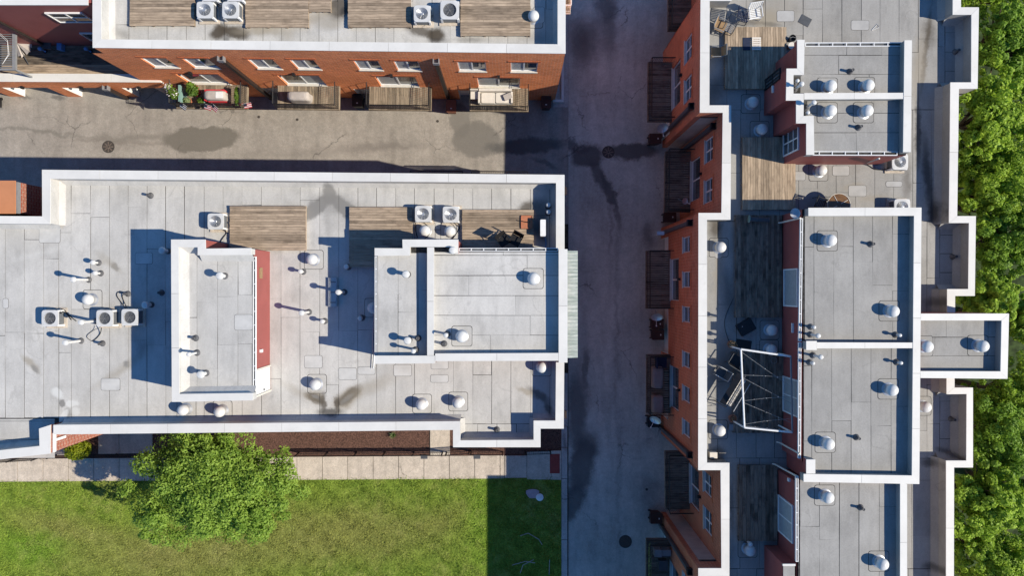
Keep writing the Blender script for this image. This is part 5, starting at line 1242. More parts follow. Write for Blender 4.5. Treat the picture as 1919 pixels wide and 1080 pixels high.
def leaf_mesh(name, pos, nrm, size, mat):
    n = len(pos); ref = RNG.normal(size=(n, 3)); u = np.cross(nrm, ref); u /= np.linalg.norm(u, axis=1)[:, None]; w = np.cross(nrm, u)
    s = size[:, None]
    v = np.stack([pos - u * s, pos - w * s * .52 + nrm * s * .18, pos + u * s, pos + w * s * .52 + nrm * s * .18], 1).reshape(-1, 3)
    me = D.meshes.new(name); me.vertices.add(n * 4); me.vertices.foreach_set('co', v.reshape(-1).astype(np.float32))
    me.loops.add(n * 4); me.loops.foreach_set('vertex_index', np.arange(n * 4, dtype=np.int32)); me.polygons.add(n)
    me.polygons.foreach_set('loop_start', np.arange(0, n * 4, 4, dtype=np.int32)); me.polygons.foreach_set('loop_total', np.full(n, 4, dtype=np.int32))
    me.materials.append(mat); me.update(calc_edges=True); return me
def pot_plant(label, loc, r, h, leafmat, n, size, potmat=None, potr=.2, cat='potted plant', pot=True, name='potted_plant', petals=0):
    t = thing(name, label, cat, loc)
    if pot: MB().rev(0, 0, [(potr * .7, 0), (potr, .28), (potr * 1.1, .28), (potr * 1.1, .33), (potr * .9, .33), (potr * .85, .26), (.001, .26)], 16).obj('pot', potmat or M['terracotta'], t, Z0, True)
    link(D.objects.new('foliage', leaf_mesh('foliage', *leaves(n, (0, 0, h), (r, r, r * .75), size), leafmat)), t, Z0)
    if petals: link(D.objects.new('blossom', leaf_mesh('blossom', *leaves(petals, (0, 0, h + .04), (r, r, r * .8), .05, shell=.9), M['petal'])), t, Z0)
    return t
pot_plant('dry brownish plant in a clay pot at the upper pergola post', at(1368, 645, zr), .22, .5, M['tanseat'], 120, .07, potr=.2)
pot_plant('dark empty looking pot with dry stalks at the lower pergola post', at(1370, 783, zr), .12, .4, M['tanseat'], 30, .05, potr=.2)
# pergola
zt = 10.15; pc = [P(1388.5, 655, zt), P(1482, 668.5, zt), P(1485, 811, zt), P(1395, 802, zt)]; c0 = P(1437, 735, zt)
t = thing('pergola_frame', 'white metal pergola frame with wires over the dark deck', 'pergola', (c0[0], c0[1], zr), worldspace=True)
for k in range(4):
    x, y = pc[k]; MB().tube([(x, y, zr + .02), (x, y, zt - .05)], .045, 6).obj('post', M['white'], t)
for k in range(4):
    a, b = pc[k], pc[(k + 1) % 4]; MB().tube([(a[0], a[1], zt), (b[0], b[1], zt)], .05, 6).obj('beam', M['white'] if k != 1 else M['midgrey'], t)
for (ya, yb) in ((.03, .40), (.33, .28), (.36, .62), (.66, .53), (.68, .88), (.96, .82), (.98, .99)):
    p, q = lerp2(pc[0], pc[3], ya), lerp2(pc[1], pc[2], yb); m = lerp2(p, q, .5)
    w_ = MB().tube([(p[0], p[1], zt - .02), (m[0], m[1], zt - .22), (q[0], q[1], zt - .02)], .009, 4).obj('wire', M['midgrey'], t)
    for f in (.25, .5, .75):
        g = lerp2(p, q, f); MB().rev(g[0], g[1], [(.012, zt - .19), (.028, zt - .17), (.02, zt - .14), (.01, zt - .12)], 6).obj('bulb', M['offwhite'], w_, Z0)
# hanging pot ring inside pergola
t = thing('plant_ring', 'thin grey ring stand lying on the dark deck under the pergola', 'ring stand', at(1450, 676, ZR + .225))
mb = MB(); mb.tube([(.16 * math.cos(a * .3927), .16 * math.sin(a * .3927), .03) for a in range(17)], .014, 5); mb.obj('ring', M['midgrey'], t, Z0)
for k in range(3): MB().tube([(.16 * math.cos(k * 2.09), .16 * math.sin(k * 2.09), 0), (.16 * math.cos(k * 2.09), .16 * math.sin(k * 2.09), .03)], .012, 4).obj('foot', M['midgrey'], t, Z0)
# swing seat
t = thing('swing_seat', 'dark canopy swing seat with gridded pale panel beside the west parapet', 'swing seat', at(1361, 726, zr), 1.03)
for s in (-1, 1):
    MB().tube([(s * .95, -.5, 0), (s * .95, -.05, 1.45), (s * .95, .15, 0)], .03, 6).obj('side_frame', M['dkgrey'], t, Z0)
MB().tube([(-.95, -.05, 1.45), (.95, -.05, 1.45)], .03, 6).obj('top_rail', M['dkgrey'], t, Z0)
mb = MB(); mb.face([(-.9, .06, 1.50), (.9, .06, 1.50), (.9, .36, 1.38), (-.9, .36, 1.38)]); mb.face([(-.9, .36, 1.375), (.9, .36, 1.375), (.9, .06, 1.495), (-.9, .06, 1.495)]); mb.obj('canopy', M['black'], t, Z0)
mb = MB(); mb.box(-.8, -.42, .9, .8, -.0, .93); mb.obj('seat', M['cream'], t, Z0)
mb = MB()
for k in range(9): mb.box(-.8 + .2 * k - .008, -.42, .931, -.8 + .2 * k + .008, .0, .942)
for k in range(5): mb.box(-.8, -.42 + .1 * k - .008, .943, .8, -.42 + .1 * k + .008, .954)
mb.obj('grid', M['black'], t, Z0)
mb = MB(); mb.box(-.8, .02, .95, .8, .06, 1.3); mb.obj('backrest', M['black'], t, Z0)
MB().tube([(-.95, -.66, .95), (.75, -.66, .95)], .02, 6).obj('front_rail', M['galv'], t, Z0)
chair('grey dark chair tucked between the pergola and the swing seat', M['dkgrey'], M['black'], loc=at(1374, 675, zr), rot=2.6, w=.7)
chair('dark lounge chair with pale rails above the swing seat', M['galv'], M['dkgrey'], loc=at(1347, 697, zr), rot=-2.1, w=.5)
t = thing('rolled_screen', 'rolled wire screen with a pale blue end at the top of the dark deck', 'roll', at(1420, 412, ZR + .23), -.05)
MB().tube([(-.5, 0, .14), (.55, 0, .14)], .13, 10).obj('roll', M['dkgrey'], t, Z0); MB().tube([(-.53, 0, .14), (-.501, 0, .14)], .2, 14).obj('end_cap', M['tealgrey'], t, Z0)
t = thing('satellite_dish', 'pale blue round dish on the corner of the longest storey', 'satellite dish', at(1490, 400, 10.6))
MB().rev(0, 0, [(.26, .02), (.2, -.03), (.05, -.06), (.0, -.06)], 18).obj('dish', M['galv'], t, Z0, True); MB().tube([(.0, 0, -.06), (.12, -.1, -.35), (.35, -.1, -.4)], .03, 6).obj('arm', M['midgrey'], t, Z0)
t = thing('storage_crate', 'small pale wooden box in the shaded corner beside the west parapet', 'box', at(1333.5, 851, zr))
MB().box(-.19, -.15, 0, .19, .15, .35).obj('box', M['cream'], t, Z0); MB().box(-.2, -.16, .351, .2, .16, .38).obj('lid', M['cream'], t, Z0)
t = thing('roof_hatch', 'small square grey box on the shaded roof below the lower pergola post', 'roof box', at(1371, 800, zr))
MB().box(-.17, -.15, 0, .17, .15, .16).obj('curb', M['midgrey'], t, Z0); MB().box(-.19, -.17, .161, .19, .17, .2).obj('lid', M['midgrey'], t, Z0)

# ------------------------------------------------------------------ things on the far left terrace
zd = 2.985
t = thing('slatted_screen', 'grey framed slatted canopy with white cables at the left edge', 'canopy', at(4, 93, 4.6), worldspace=True)
zs = 4.9; (x0, y1), (x1, y0) = P(-70, 53, zs), P(29, 131, zs)
for (a, b, c, d) in ((x0, y0, x1, y0 + .1), (x0, y1 - .1, x1, y1), (x1 - .2, y0 + .101, x1, y1 - .101), (x0, y0 + .101, x0 + .2, y1 - .101)): MB().box(a, b, zs - .14, c, d, zs).obj('frame_bar', M['midgrey'], t)
yy = y0 + .16
while yy < y1 - .14:
    MB().box(x0 + .2, yy, zs - .1, x1 - .2, yy + .05, zs - .05).obj('slat', M['fin'], t); yy += .13
for (x, y) in ((x1 - .1, y0 + .05), (x1 - .1, y1 - .05)): MB().box(x - .05, y - .05, zd, x + .05, y + .05, zs - .141).obj('post', M['midgrey'], t)
for k in range(2): MB().tube([(x1 - 1.0 - .1 * k, y1 - .2, zs + .02), (x1 - .45, y1 - .7 - .1 * k, zs + .03), (x1 - .35 - .06 * k, y0 + .9, zs + .03), (x1 - .75, y0 + .35, zs + .02)], .010, 5).obj('cable', M['white'], t)
t = thing('folded_parasol', 'crumpled beige parasol lying on the sunlit end of the terrace', 'parasol', at(42, 97, zd), -.5)
mb = MB()
for k in range(7):
    a0, a1 = -1.2 + k * .35, -1.2 + (k + 1) * .35; rr = .85 + .15 * (k % 2)
    mb.face([(-.35, .35, .35), (-.35 + rr * math.cos(a0), .35 + rr * math.sin(a0) * .9, .1 + .12 * (k % 2)), (-.35 + (1.6 - rr) * math.cos(a1) * 1.2, .35 + rr * math.sin(a1) * .9, .1 + .12 * ((k + 1) % 2))])
mb.obj('canopy', M['cover_grey'], t, Z0); MB().tube([(-.4, .4, .3), (.75, -.5, .05)], .025, 6).obj('pole', M['dkgrey'], t, Z0)
for px, lab in ((85, 'left small blue gazing ball on the shaded terrace'), (170, 'right small blue gazing ball on the shaded terrace near the wall corner')):
    t = thing('globe_lamp', lab, 'lamp', at(px, 96, zd)); MB().rev(0, 0, [(.1, 0), (.04, .05), (.03, .35), (.1, .4), (.13, .46), (.11, .54), (.05, .58), (.0, .585)], 14).obj('globe', M['blue'], t, Z0, True); MB().rev(0, 0, [(.14, 0), (.12, .03)], 12).obj('base', M['black'], t, Z0)
t = thing('cooler_box', 'pale blue cooler box on the shaded terrace', 'cooler', at(118, 90, zd)); MB().box(-.13, -.2, 0, .13, .2, .33).obj('box', M['blue'], t, Z0); MB().box(-.14, -.21, .331, .14, .21, .38).obj('lid', M['blue'], t, Z0)
t = thing('metal_chair', 'dark wire chair on the shaded terrace beside the left gazing ball', 'chair', at(97, 89, zd))
for sx in (-.22, .22):
    for sy in (-.2, .2): MB().tube([(sx, sy, 0), (sx, sy, .42)], .015, 5).obj('leg', M['black'], t, Z0)
MB().box(-.24, -.22, .42, .24, .22, .44).obj('seat', M['dkgrey'], t, Z0); MB().box(-.24, .2, .45, .24, .22, .85).obj('backrest', M['dkgrey'], t, Z0)

# ------------------------------------------------------------------ things on the balconies
zf = 2.67
def blob_cover(name, label, cat, loc, lx, ly, h, mat, rot=0, stripe=None):
    t = thing(name, label, cat, loc, rot); n, m = 18, 8; mb = MB()
    def pt(i, j):
        a = 2 * math.pi * i / n; f = j / m; s = 1.0 if f < .55 else 1.0 - ((f - .55) / .45) ** 2 * .42
        ca, sa = math.cos(a), math.sin(a); e = .45; cx_ = math.copysign(abs(ca) ** e, ca); sy_ = math.copysign(abs(sa) ** e, sa); w = 1 + .03 * math.sin(3 * a + j)
        return (lx / 2 * cx_ * s * w, ly / 2 * sy_ * s * w, h * (1 - (1 - f) ** 1.6) if f > .3 else h * (1 - .7 ** 1.6) * f / .3)
    for j in range(m):
        for i in range(n): mb.face([pt(i, j), pt(i + 1, j), pt(i + 1, j + 1), pt(i, j + 1)])
    mb.face([pt(i, m) for i in range(n)])
    mb.obj('cover', mat, t, Z0, True)
    q = MB(); q.tube([(lx / 2 * .97 * math.copysign(abs(math.cos(2 * math.pi * i / 24)) ** .45, math.cos(2 * math.pi * i / 24)), ly / 2 * .97 * math.copysign(abs(math.sin(2 * math.pi * i / 24)) ** .45, math.sin(2 * math.pi * i / 24)), .03) for i in range(25)], .02, 4); q.obj('hem', stripe or M['cover_dark'], t, Z0)
    return t
g1 = blob_cover('covered_grill', 'silver grey covered grill with red sides on the flower filled balcony', 'grill', at(413, 185, zf), 1.35, .62, .95, M['cover_grey'], 0, M['red'])
mb = MB(); mb.box(-.60, .22, .30, .60, .335, .86); mb.box(-.69, -.3, .3, -.60, .2, .7); mb.box(-.5, -.345, .3, .6, -.30, .55); mb.obj('red_trim', M['red'], g1, Z0); mb = MB(); mb.box(.12, -.22, .93, .56, .16, .965); mb.obj('white_panel', M['white'], g1, Z0)
blob_cover('covered_grill', 'pale covered grill on the balcony with picket shadows, second from the left', 'grill', at(566, 186, zf), 1.35, .60, .9, M['cover_grey'])
blob_cover('covered_sofa', 'upper taupe covered lounge seat on the dark east balcony', 'covered seat', at(1229, 706, zf), .75, 1.35, .7, M['cover_dark'])
blob_cover('covered_sofa', 'lower taupe covered lounge seat on the dark east balcony', 'covered seat', at(1229, 756, zf), .75, 1.1, .7, M['cover_dark'])
t = thing('garden_chair', 'navy sling chair at the upper end of the balcony with covered seats', 'chair', at(1236, 678, zf), 1.57)
for sx in (-.3, .3):
    for sy in (-.3, .3): MB().tube([(sx, sy, 0), (sx, sy, .42)], .02, 5).obj('leg', M['black'], t, Z0)
MB().box(-.32, -.34, .42, .32, .32, .47).obj('seat', M['navy'], t, Z0); MB().box(-.32, .30, .471, .32, .38, .95).obj('backrest', M['navy'], t, Z0); MB().box(-.36, -.3, .62, -.321, .3, .66).obj('armrest', M['black'], t, Z0); MB().box(.321, -.3, .62, .36, .3, .66).obj('armrest', M['black'], t, Z0)
t = thing('outdoor_sofa', 'cream cushioned sofa filling the rightmost balcony of the brick front', 'sofa', at(929, 186, zf))
MB().box(-1.0, -.38, .1, 1.0, .42, .36).obj('base', M['offwhite'], t, Z0)
for k in range(2): mb = MB(); mb.prism(mb.rrect(-.44 + .88 * k, -.06, .84, .62, .08), .361, .52); mb.obj('seat_cushion', M['cream'], t, Z0, True)
MB().box(-1.0, .30, .361, 1.0, .44, .8).obj('backrest', M['cream'], t, Z0)
for s in (-1, 1): MB().box(s * 1.001 - .06, -.38, .361, s * 1.001 + .06, .299, .62).obj('armrest', M['cream'], t, Z0)
mb = MB(); mb.obox(.75, .0, .53, .66, .5, .34, .4); mb.obj('loose_cushion', M['cover_grey'], t, Z0)
t = thing('folding_chair', 'cream draped folding chair at the left end of the rightmost balcony', 'chair', at(890, 182, zf)); 
for sx in (-.2, .2):
    for sy in (-.2, .2): MB().tube([(sx, sy, 0), (sx, sy, .42)], .015, 5).obj('leg', M['black'], t, Z0)
MB().box(-.24, -.24, .42, .24, .24, .46).obj('seat', M['cream'], t, Z0); MB().box(-.24, .2, .461, .24, .25, .9).obj('backrest', M['cream'], t, Z0)
pot_plant('large leafy plant with white flowers hanging outside the left rail of the flower balcony', at(339, 183, zf), .34, .95, M['leaf_pot'], 420, .09, petals=40)
pot_plant('leafy green plant in a red pot by the balcony door among flowers', at(372, 176, zf), .40, .8, M['leaf_pot'], 420, .09, M['red'], .2)
pot_plant('pale spiky plant in the front left of the flower balcony', at(357, 192, zf), .22, .5, M['leaf_pale'], 200, .07)
pot_plant('low green plant in the front middle of the flower balcony', at(381, 192, zf), .22, .4, M['leaf_pot'], 200, .07, M['tealgrey'])
pot_plant('dark green plant under the lamp beside the flower balcony door', at(369, 168, zf), .24, .9, M['leaf_shade'], 200, .08, M['red'], .2)
pot_plant('purple and white flower cluster at the wall end of the flower balcony', at(330, 172, zf), .26, .9, M['leaf_shade'], 160, .07, petals=80)
t = thing('railing_planter', 'long planter of green leaves along the right rail of the flower balcony', 'planter', at(446, 182, zf + .6))
MB().box(-.1, -.55, 0, .1, .55, .18).obj('box', M['black'], t, Z0); link(D.objects.new('foliage', leaf_mesh('foliage', *leaves(320, (0, 0, .25), (.14, .58, .12), .07), M['leaf_pot'])), t, Z0)
t = thing('plastic_shelf', 'sage green plastic screen between the flower pots', 'screen', at(349, 182, zf)); MB().box(-.04, -.5, .0, .04, .5, .85).obj('panel', M['tealgrey'], t, Z0); MB().box(-.07, -.5, .851, .07, .5, .88).obj('top_edge', M['tealgrey'], t, Z0)
def flag(px, py, rot, label, cols):
    t = thing('small_flag', label, 'flag', at(px, py, zf + .75), rot, 'small flags tied to the balcony rail')
    MB().tube([(-.32, 0, .0), (.3, 0, .16)], .012, 5).obj('pole', M['white'], t, Z0)
    for k in range(5):
        mb = MB(); y0 = .05 * k; mb.face([(-.22, -.02 - y0, .01 - .02 * k), (.28, -.02 - y0, .12 - .02 * k), (.30, -.07 - y0, .10 - .02 * k), (-.2, -.07 - y0, -.01 - .02 * k)]); mb.obj('stripe', M[cols[k % len(cols)]], t, Z0)
    mb = MB(); mb.face([(-.22, -.015, .03), (0, -.015, .075), (0, -.16, .03), (-.22, -.16, -.01)]); mb.obj('canton', M['navy'], t, Z0)
flag(390, 197, -.35, 'red and white striped flag left of centre on the flower balcony rail', ('red', 'white')); flag(404, 199, -.7, 'red and white striped flag right of centre on the flower balcony rail', ('red', 'white'))
flag(463, 194, .1, 'pink and white striped flag at the right corner of the flower balcony', ('red', 'white')); flag(345, 196, -.6, 'blue dominated flag at the left corner of the flower balcony', ('navy', 'white'))
t = thing('bunting', 'red swag of bunting along the front rail of the flower balcony', 'bunting', at(432, 195, zf + .6))
for k in range(9): mb = MB(); x = -.9 + .2 * k; mb.face([(x, 0, .2), (x + .2, 0, .2), (x + .15, -.06, -.05), (x + .05, -.06, -.05)]); mb.obj('pennant', M['red'], t, Z0)
# stored boxes and leaves on the lowest east balcony
for (px, py, sx, sy, h, m, lab) in ((1230, 1032, .42, .4, .5, 'midgrey', 'grey storage box at the upper left of the lowest east balcony'), (1246, 1032, .5, .35, .45, 'midgrey', 'grey storage box beside the wall on the lowest east balcony'), (1240, 1056, .5, .55, .4, 'dkgrey', 'dark storage box in the middle of the lowest east balcony')):
    t = thing('storage_box', lab, 'box', at(px, py, zf)); MB().box(-sx / 2, -sy / 2, 0, sx / 2, sy / 2, h).obj('box', M[m], t, Z0); MB().box(-sx / 2 - .02, -sy / 2 - .02, h + .001, sx / 2 + .02, sy / 2 + .02, h + .04).obj('lid', M[m], t, Z0)
t = thing('hedge_screen', 'pale leafy screen along the front rail of the lowest east balcony', 'leaf screen', at(1216, 1055, zf + .5)); link(D.objects.new('foliage', leaf_mesh('foliage', *leaves(500, (0, 0, .25), (.08, 1.3, .3), .05), M['leaf_pale'])), t, Z0); MB().box(-.02, -1.3, 0, .02, 1.3, .06).obj('rail', M['black'], t, Z0)

def dish(px, py, z, rot, label, tilt=.9, s=1.0, ball=False):
    t = thing('satellite_dish', label, 'satellite dish', at(px, py, z), rot, 'satellite dishes on the balconies')
    prof = [(.36, .09), (.3, .05), (.2, .02), (.08, .003), (.001, 0)]
    d = MB().rev(0, 0, prof, 20).obj('dish', M['galv'], t, Z0, True); d.rotation_euler = (tilt, 0, 0); d.scale = (s, s, s)
    MB().tube([(0, 0, -.02), (0, .12, -.3), (0, .35, -.45)], .022, 6).obj('mast', M['midgrey'], t, Z0)
    MB().tube([(0, -.1, -.1), (0, -.55 * s, .12)], .014, 5).obj('feed_arm', M['white'], t, Z0); MB().tube([(0, -.55 * s, .08), (0, -.6 * s, .18)], .035, 6).obj('receiver', M['white'], t, Z0)
    return t
dish(1241, 238, 3.6, .1, 'satellite dish below the uppermost full east balcony'); dish(1231, 593, 3.6, -.1, 'satellite dish above two brown bins beside the east balcony'); dish(1229, 786, 3.6, -.6, 'satellite dish below the balcony with covered seats')
dish(1283, 377, 3.7, 1.0, 'small pale dish at the lower end of the dark boarded balcony', .3, .55)
t = thing('wall_box', 'pale grey electrical box at the brick corner above the third east balcony', 'electrical box', at(1236, 438, 4.6)); MB().box(-.2, -.1, 0, .2, .1, .3).obj('box', M['galv'], t, Z0); MB().box(-.21, -.11, .301, .21, .11, .33).obj('cover', M['galv'], t, Z0)

# ------------------------------------------------------------------ bins and street things
def bin_(px, py, label, mat, rot=0):
    t = thing('wheelie_bin', label, 'bin', at(px, py, 0.005), rot, 'wheeled bins by the walls')
    mb = MB(); n = len(mb.v); mb.v += [(-.24, -.28, .06), (.24, -.28, .06), (.24, .26, .06), (-.24, .26, .06), (-.3, -.36, .98), (.3, -.36, .98), (.3, .34, .98), (-.3, .34, .98)]
    for f in ((0, 1, 5, 4), (1, 2, 6, 5), (2, 3, 7, 6), (3, 0, 4, 7), (4, 5, 6, 7), (3, 2, 1, 0)): mb.f.append(tuple(n + i for i in f)); mb.mi.append(0)
    mb.obj('body', mat, t, Z0)
    mb = MB(); mb.prism(mb.rrect(0, 0, .66, .80, .07), .985, 1.05); mb.obj('lid', mat, t, Z0); MB().tube([(-.26, .44, .98), (.26, .44, .98)], .02, 6).obj('handle', M['black'], t, Z0)
    for s in (-1, 1): w_ = MB().tube([(s * .25 - .03, .28, .11), (s * .25 + .03, .28, .11)], .1, 12).obj('wheel', M['black'], t, Z0)
    MB().box(-.05, -.2, 1.051, .05, -.14, 1.056).obj('tag', M['white'], t, Z0)
    return t
bin_(848, 206, 'red brown bin below the third gap of the brick front', M['binred']); bin_(1022, 199, 'dark brown bin at the right corner of the brick front', M['binbrown']); bin_(676, 196, 'black bin in the shade between the second and third balconies', M['black']); bin_(-2, 194, 'dark bin cut off by the left edge of the alley', M['black'])
bin_(1222, 266, 'dark brown bin under the uppermost satellite dish', M['binbrown'], 1.57); bin_(1249, 410, 'brown bin below the dark boarded balcony', M['binbrown'], 1.57)
bin_(1226, 606, 'upper of two brown bins below the satellite dish', M['binbrown'], 1.57); bin_(1227, 626, 'lower of two brown bins below the satellite dish', M['binbrown'], 1.57); bin_(1224, 963, 'brown bin below the shaded lower east balcony', M['binbrown'], 1.57); bin_(1219, 786, 'black bin beside the lowest satellite dish', M['black'], 1.57)
def manhole(px, py, label, r=.36, grate=True):
    t = thing('manhole_cover', label, 'manhole cover', at(px, py, .004), 0, 'iron covers in the alleys')
    MB().rev(0, 0, [(r + .05, 0), (r + .05, .006), (r, .006), (r, .001)], 24).obj('ring', M['manhole'], t, Z0); mb = MB().rev(0, 0, [(r - .01, .0), (r - .01, .005)], 24); mb.obj('plate', M['manhole'], t, Z0)
    if grate:
        for k in range(8):
            a = k * math.pi / 4; MB().obox(.55 * r * math.cos(a), .55 * r * math.sin(a), .0055, .012, r * .8, .07, a).obj('rib', M['rib'], t, Z0)
manhole(203, 275, 'round iron grate on the sunlit alley beside the wet streak'); manhole(1140, 285, 'round iron grate among wet marks where the alleys meet'); manhole(1172, 1016, 'plain dark iron cover near the bottom of the shaded alley', .38, False)
for (px, py, lab) in ((820, 227, 'small rusty cap on the alley near the red brown bin'), (557, 224, 'small dark cap on the alley below the second balcony'), (485, 219, 'tiny dark cap on the alley left of the second balcony'), (1212, 918, 'small dark pad on the shaded alley beside the lower balcony')):
    t = tag(MB().rev(0, 0, [(.09, 0), (.09, .008), (.02, .012)], 12).obj('valve_cap', M['manhole'], None, at(px, py, .004)), lab, 'valve cap')
tag(MB().rev(0, 0, [(.24, 0), (.25, .03), (.22, .05), (.0, .055)], 20).obj('frisbee', M['white'], None, at(1011.5, 932.5, .11), True), 'round white disc lying on the shaded lawn', 'disc')
mb = MB(); q = [(.42 * (1 + .2 * math.sin(3 * a)) * math.cos(a), .36 * (1 + .15 * math.cos(2 * a)) * math.sin(a)) for a in [k * .5236 for k in range(12)]]; mb.prism(q, 0, .012)
tag(mb.obj('paper_sheet', M['pink'], None, at(998, 926, .12)), 'crumpled pinkish sheet lying beside the white disc', 'sheet')
for px, lab in ((795, 'left dark mat on the sidewalk by the fence gate'), (894, 'right dark mat on the sidewalk by the short fence')):
    tag(MB().box(-.22, -.13, 0, .22, .13, .015).obj('door_mat', M['dkgrey'], None, at(px, 857, .101)), lab, 'mat')
for k, pts in enumerate([[(975, 1005), (990, 1000), (1010, 1012), (1016, 1022)], [(960, 1060), (985, 1053), (1003, 1056)], [(1030, 1050), (1029, 1078)], [(975, 1075), (980, 1060), (1000, 1050)]]):
    q = [Vector(at(a, b, .14)) for a, b in pts]; o = MB().tube([p - q[0] for p in q], .022, 5).obj('fallen_branch', M['cover_grey'], None, tuple(q[0])); tag(o, ['branched twig on the shaded lawn below the white disc', 'longest twig low on the shaded lawn', 'straight twig beside the kerb on the shaded lawn', 'curved twig crossing the longest one on the shaded lawn'][k], 'twig', 'fallen twigs on the shaded lawn')
# fences
def fence(pts, label, h=1.0, posts=1.9):
    q = [P(x, y, .1) for x, y in pts]; c = lerp2(q[0], q[-1], .5)
    t = thing('picket_fence', label, 'fence', (c[0], c[1], .09), worldspace=True, group='black metal picket fences along the sidewalk')
    n = 0
    for a, b in zip(q, q[1:]):
        L = dist2(a, b); ang = math.atan2(b[1] - a[1], b[0] - a[0])
        for z in (.2, h - .06): m = lerp2(a, b, .5); MB().obox(m[0], m[1], z, z + .04, L, .03, ang).obj('rail', M['black'], t)
        k = max(1, round(L / posts))
        for j in range(k + 1): p = lerp2(a, b, j / k); MB().obox(p[0], p[1], .0, h + .1, .06, .06, ang).obj('post', M['black'], t)
        k = int(L / .115)
        me = MB().box(-.009, -.009, 0, .009, .009, h - .12, bottom=False).mesh('picket', M['black'])
        for j in range(k):
            n += 1
            if n > 290: break
            p = lerp2(a, b, (j + .5) / k); link(D.objects.new('picket', me), t, (p[0] - c[0], p[1] - c[1], .12))
    return t
fence([(560, 849.5), (830, 848)], 'longest black picket fence in front of the brown mulch bed'); fence([(837, 848), (880, 845)], 'angled gate leaf standing between two fences beside the path'); fence([(883, 847), (942, 847.5)], 'short fence piece right of the gate, below the white corner bay')
fence([(106, 853.5), (275, 850)], 'black picket fence left of the big tree, beside the yellow green shrub'); fence([(-60, 866), (78, 857)], 'black picket fence under the white slanted parapet at lower left')
fence([(984, 846.5), (1031, 845)], 'short fence piece beside the red ramp plate')

# ------------------------------------------------------------------ trees and shrubs
def tree(label, px, py, zc, R, rz, lobes, per, size, mat, ground=0.05, name='leafy_tree', grp=None, seed=0, up=.8, lump=.12, rr=(.10, .28), asp=None):
    rg = np.random.default_rng(seed); x, y = P(px, py, zc)
    t = thing(name, label, 'tree', (x, y, ground), group=grp)
    zc -= ground
    tr = MB(); tr.tube([(0, 0, 0), (.05, .03, zc * .3), (.02, .1, zc * .6), (0, .05, zc)], [.26, .2, .15, .07], 8); trunk = tr.obj('trunk', M['bark'], t, Z0)
    P_, N_, S_ = [], [], []
    lb = MB(); 
    for k in range(lobes):
        v = rg.normal(size=3); v /= np.linalg.norm(v); v[2] = abs(v[2]) * .9 - .25
        an = math.atan2(v[1], v[0]); f = rg.uniform(.2, .93) * (1 + lump * math.sin(3 * an + seed) * .6 + lump * math.sin(5 * an + 2 * seed) * .5); c = np.array([v[0] * R[0] * f, v[1] * R[1] * f, zc + v[2] * rz * (.4 + .6 * f)])
        r = rg.uniform(*rr) * max(R) * (1.15 - .55 * f)
        if k % 3 == 0: lb.tube([(0, .05, zc * .55), (c[0] * .5, c[1] * .5, zc * .75 + c[2] * .2), tuple(c)], [.08, .05, .02], 5)
        sx, sy = rg.uniform(.7, 1.5), rg.uniform(.7, 1.3)
        p, n, s = leaves(int(per * min(1.5, (r / (.2 * max(R))) ** 1.3 + .25)), c, (r * sx, r * sy, r * .8), size, up, .55)
        P_.append(p); N_.append(n); S_.append(s)
    lb.obj('limb', M['bark'], t, Z0)
    link(D.objects.new('crown', leaf_mesh('crown', np.concatenate(P_), np.concatenate(N_), np.concatenate(S_), mat)), t, Z0)
    return t
tree('large rounded shade tree with dense green crown over the sidewalk and lawn', 393, 915, 5.2, (5.8, 3.65), 2.2, 270, 430, .08, M['leaf_shade'], name='shade_tree', seed=3, lump=.22, rr=(.07, .21))
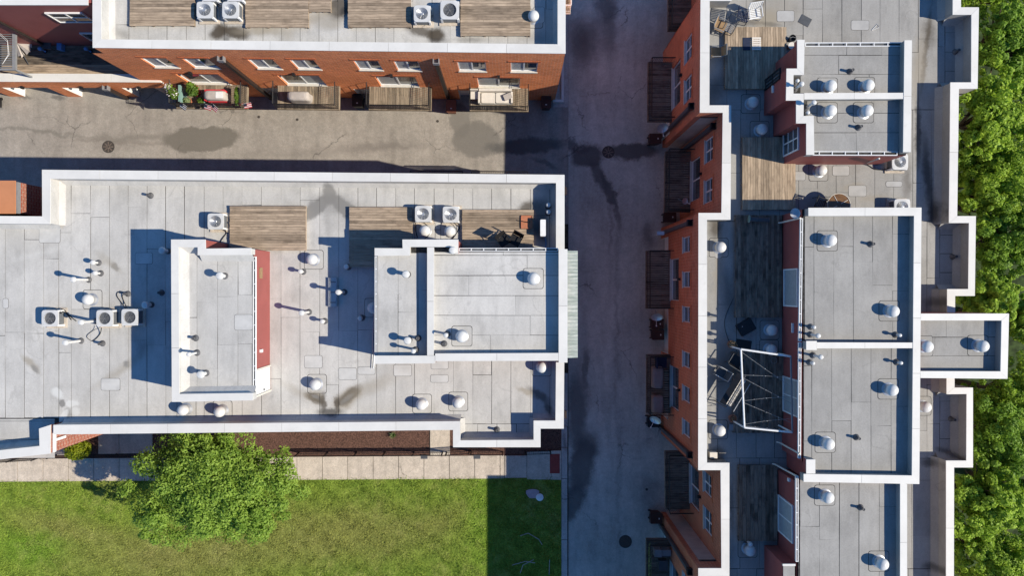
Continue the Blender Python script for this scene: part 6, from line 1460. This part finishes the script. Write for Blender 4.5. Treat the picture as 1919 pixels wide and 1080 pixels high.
rowt = [(1872, -30, 3.0, 'topmost leafy tree beyond the upper bay'), (1880, 85, 2.9, 'bright leafy tree right of the top bay'), (1862, 215, 3.0, 'dense leafy tree in the recess below the top bay'), (1885, 330, 2.9, 'tall leafy tree above the middle bay'), (1892, 455, 2.9, 'leafy tree right of the middle bay'), (1850, 560, 2.0, 'small leafy tree tucked above the stair tower'), (1905, 740, 2.9, 'leafy tree below the stair tower at the right edge'), (1868, 830, 2.8, 'dark leafy tree right of the lower bay'), (1850, 935, 2.9, 'feathery leafy tree below the lower bay'), (1880, 1050, 3.0, 'bottommost leafy tree at the corner of the picture'),
        (1832, 300, 2.2, 'low leafy tree against the wall between the top and middle bays'), (1838, 382, 2.0, 'low leafy tree tucked in the corner above the middle bay'), (1925, 150, 2.6, 'leafy tree at the right edge beside the top bay'), (1925, 400, 2.6, 'leafy tree at the right edge beside the middle bay'), (1918, 590, 2.2, 'leafy tree at the right edge beside the stair tower'), (1836, 765, 1.7, 'small leafy tree between the stair tower and the lower bay'), (1925, 930, 2.5, 'leafy tree at the right edge below the lower bay'), (1815, 1010, 2.0, 'low leafy tree against the wall near the bottom corner'), (1850, 1110, 2.4, 'leafy tree cut off by the bottom edge of the picture')]
for k, (px, py, rad, lab) in enumerate(rowt):
    low = k >= 10
    tree(lab, px, py, (4.9 if low else 6.2) + .6 * (k % 3 - 1), (rad * 1.05, rad * (.9 + .08 * (k % 4))), 2.3 if low else 2.6, 80 if low else 120, 270, .065 + .015 * (k % 3), M['leaf_row2'] if k % 3 == 1 else M['leaf_row'], name='row_tree', grp='trees in the row along the east side', seed=20 + k, up=.7, lump=.2, rr=(.06, .20))
sh = thing('golden_shrub', 'round yellow green shrub by the brick corner near the fence', 'shrub', at(160, 838, .05))
link(D.objects.new('foliage', leaf_mesh('foliage', *leaves(2600, (0, 0, .8), (.78, .7, .75), .075, .4, .6), M['leaf_gold'])), sh, Z0)
MB().tube([(0, 0, 0), (.02, .02, .5)], [.06, .03], 6).obj('stem', M['bark'], sh, Z0)
sh = thing('ornamental_grass', 'small pale grass tuft in the brown mulch bed', 'plant', at(737.5, 815, .05))
mb = MB()
for k in range(90):
    a, r, h = random.uniform(0, 6.28), random.uniform(.12, .34), random.uniform(.2, .42); mb.face([(.02 * math.cos(a + 1.5), .02 * math.sin(a + 1.5), 0), (.02 * math.cos(a - 1.5), .02 * math.sin(a - 1.5), 0), (r * math.cos(a), r * math.sin(a), h)])
mb.obj('blades', M['leaf_pale'], sh, Z0)
MB().rev(0, 0, [(.1, 0), (.06, .05)], 8).obj('base', M['leaf_shade'], sh, Z0)
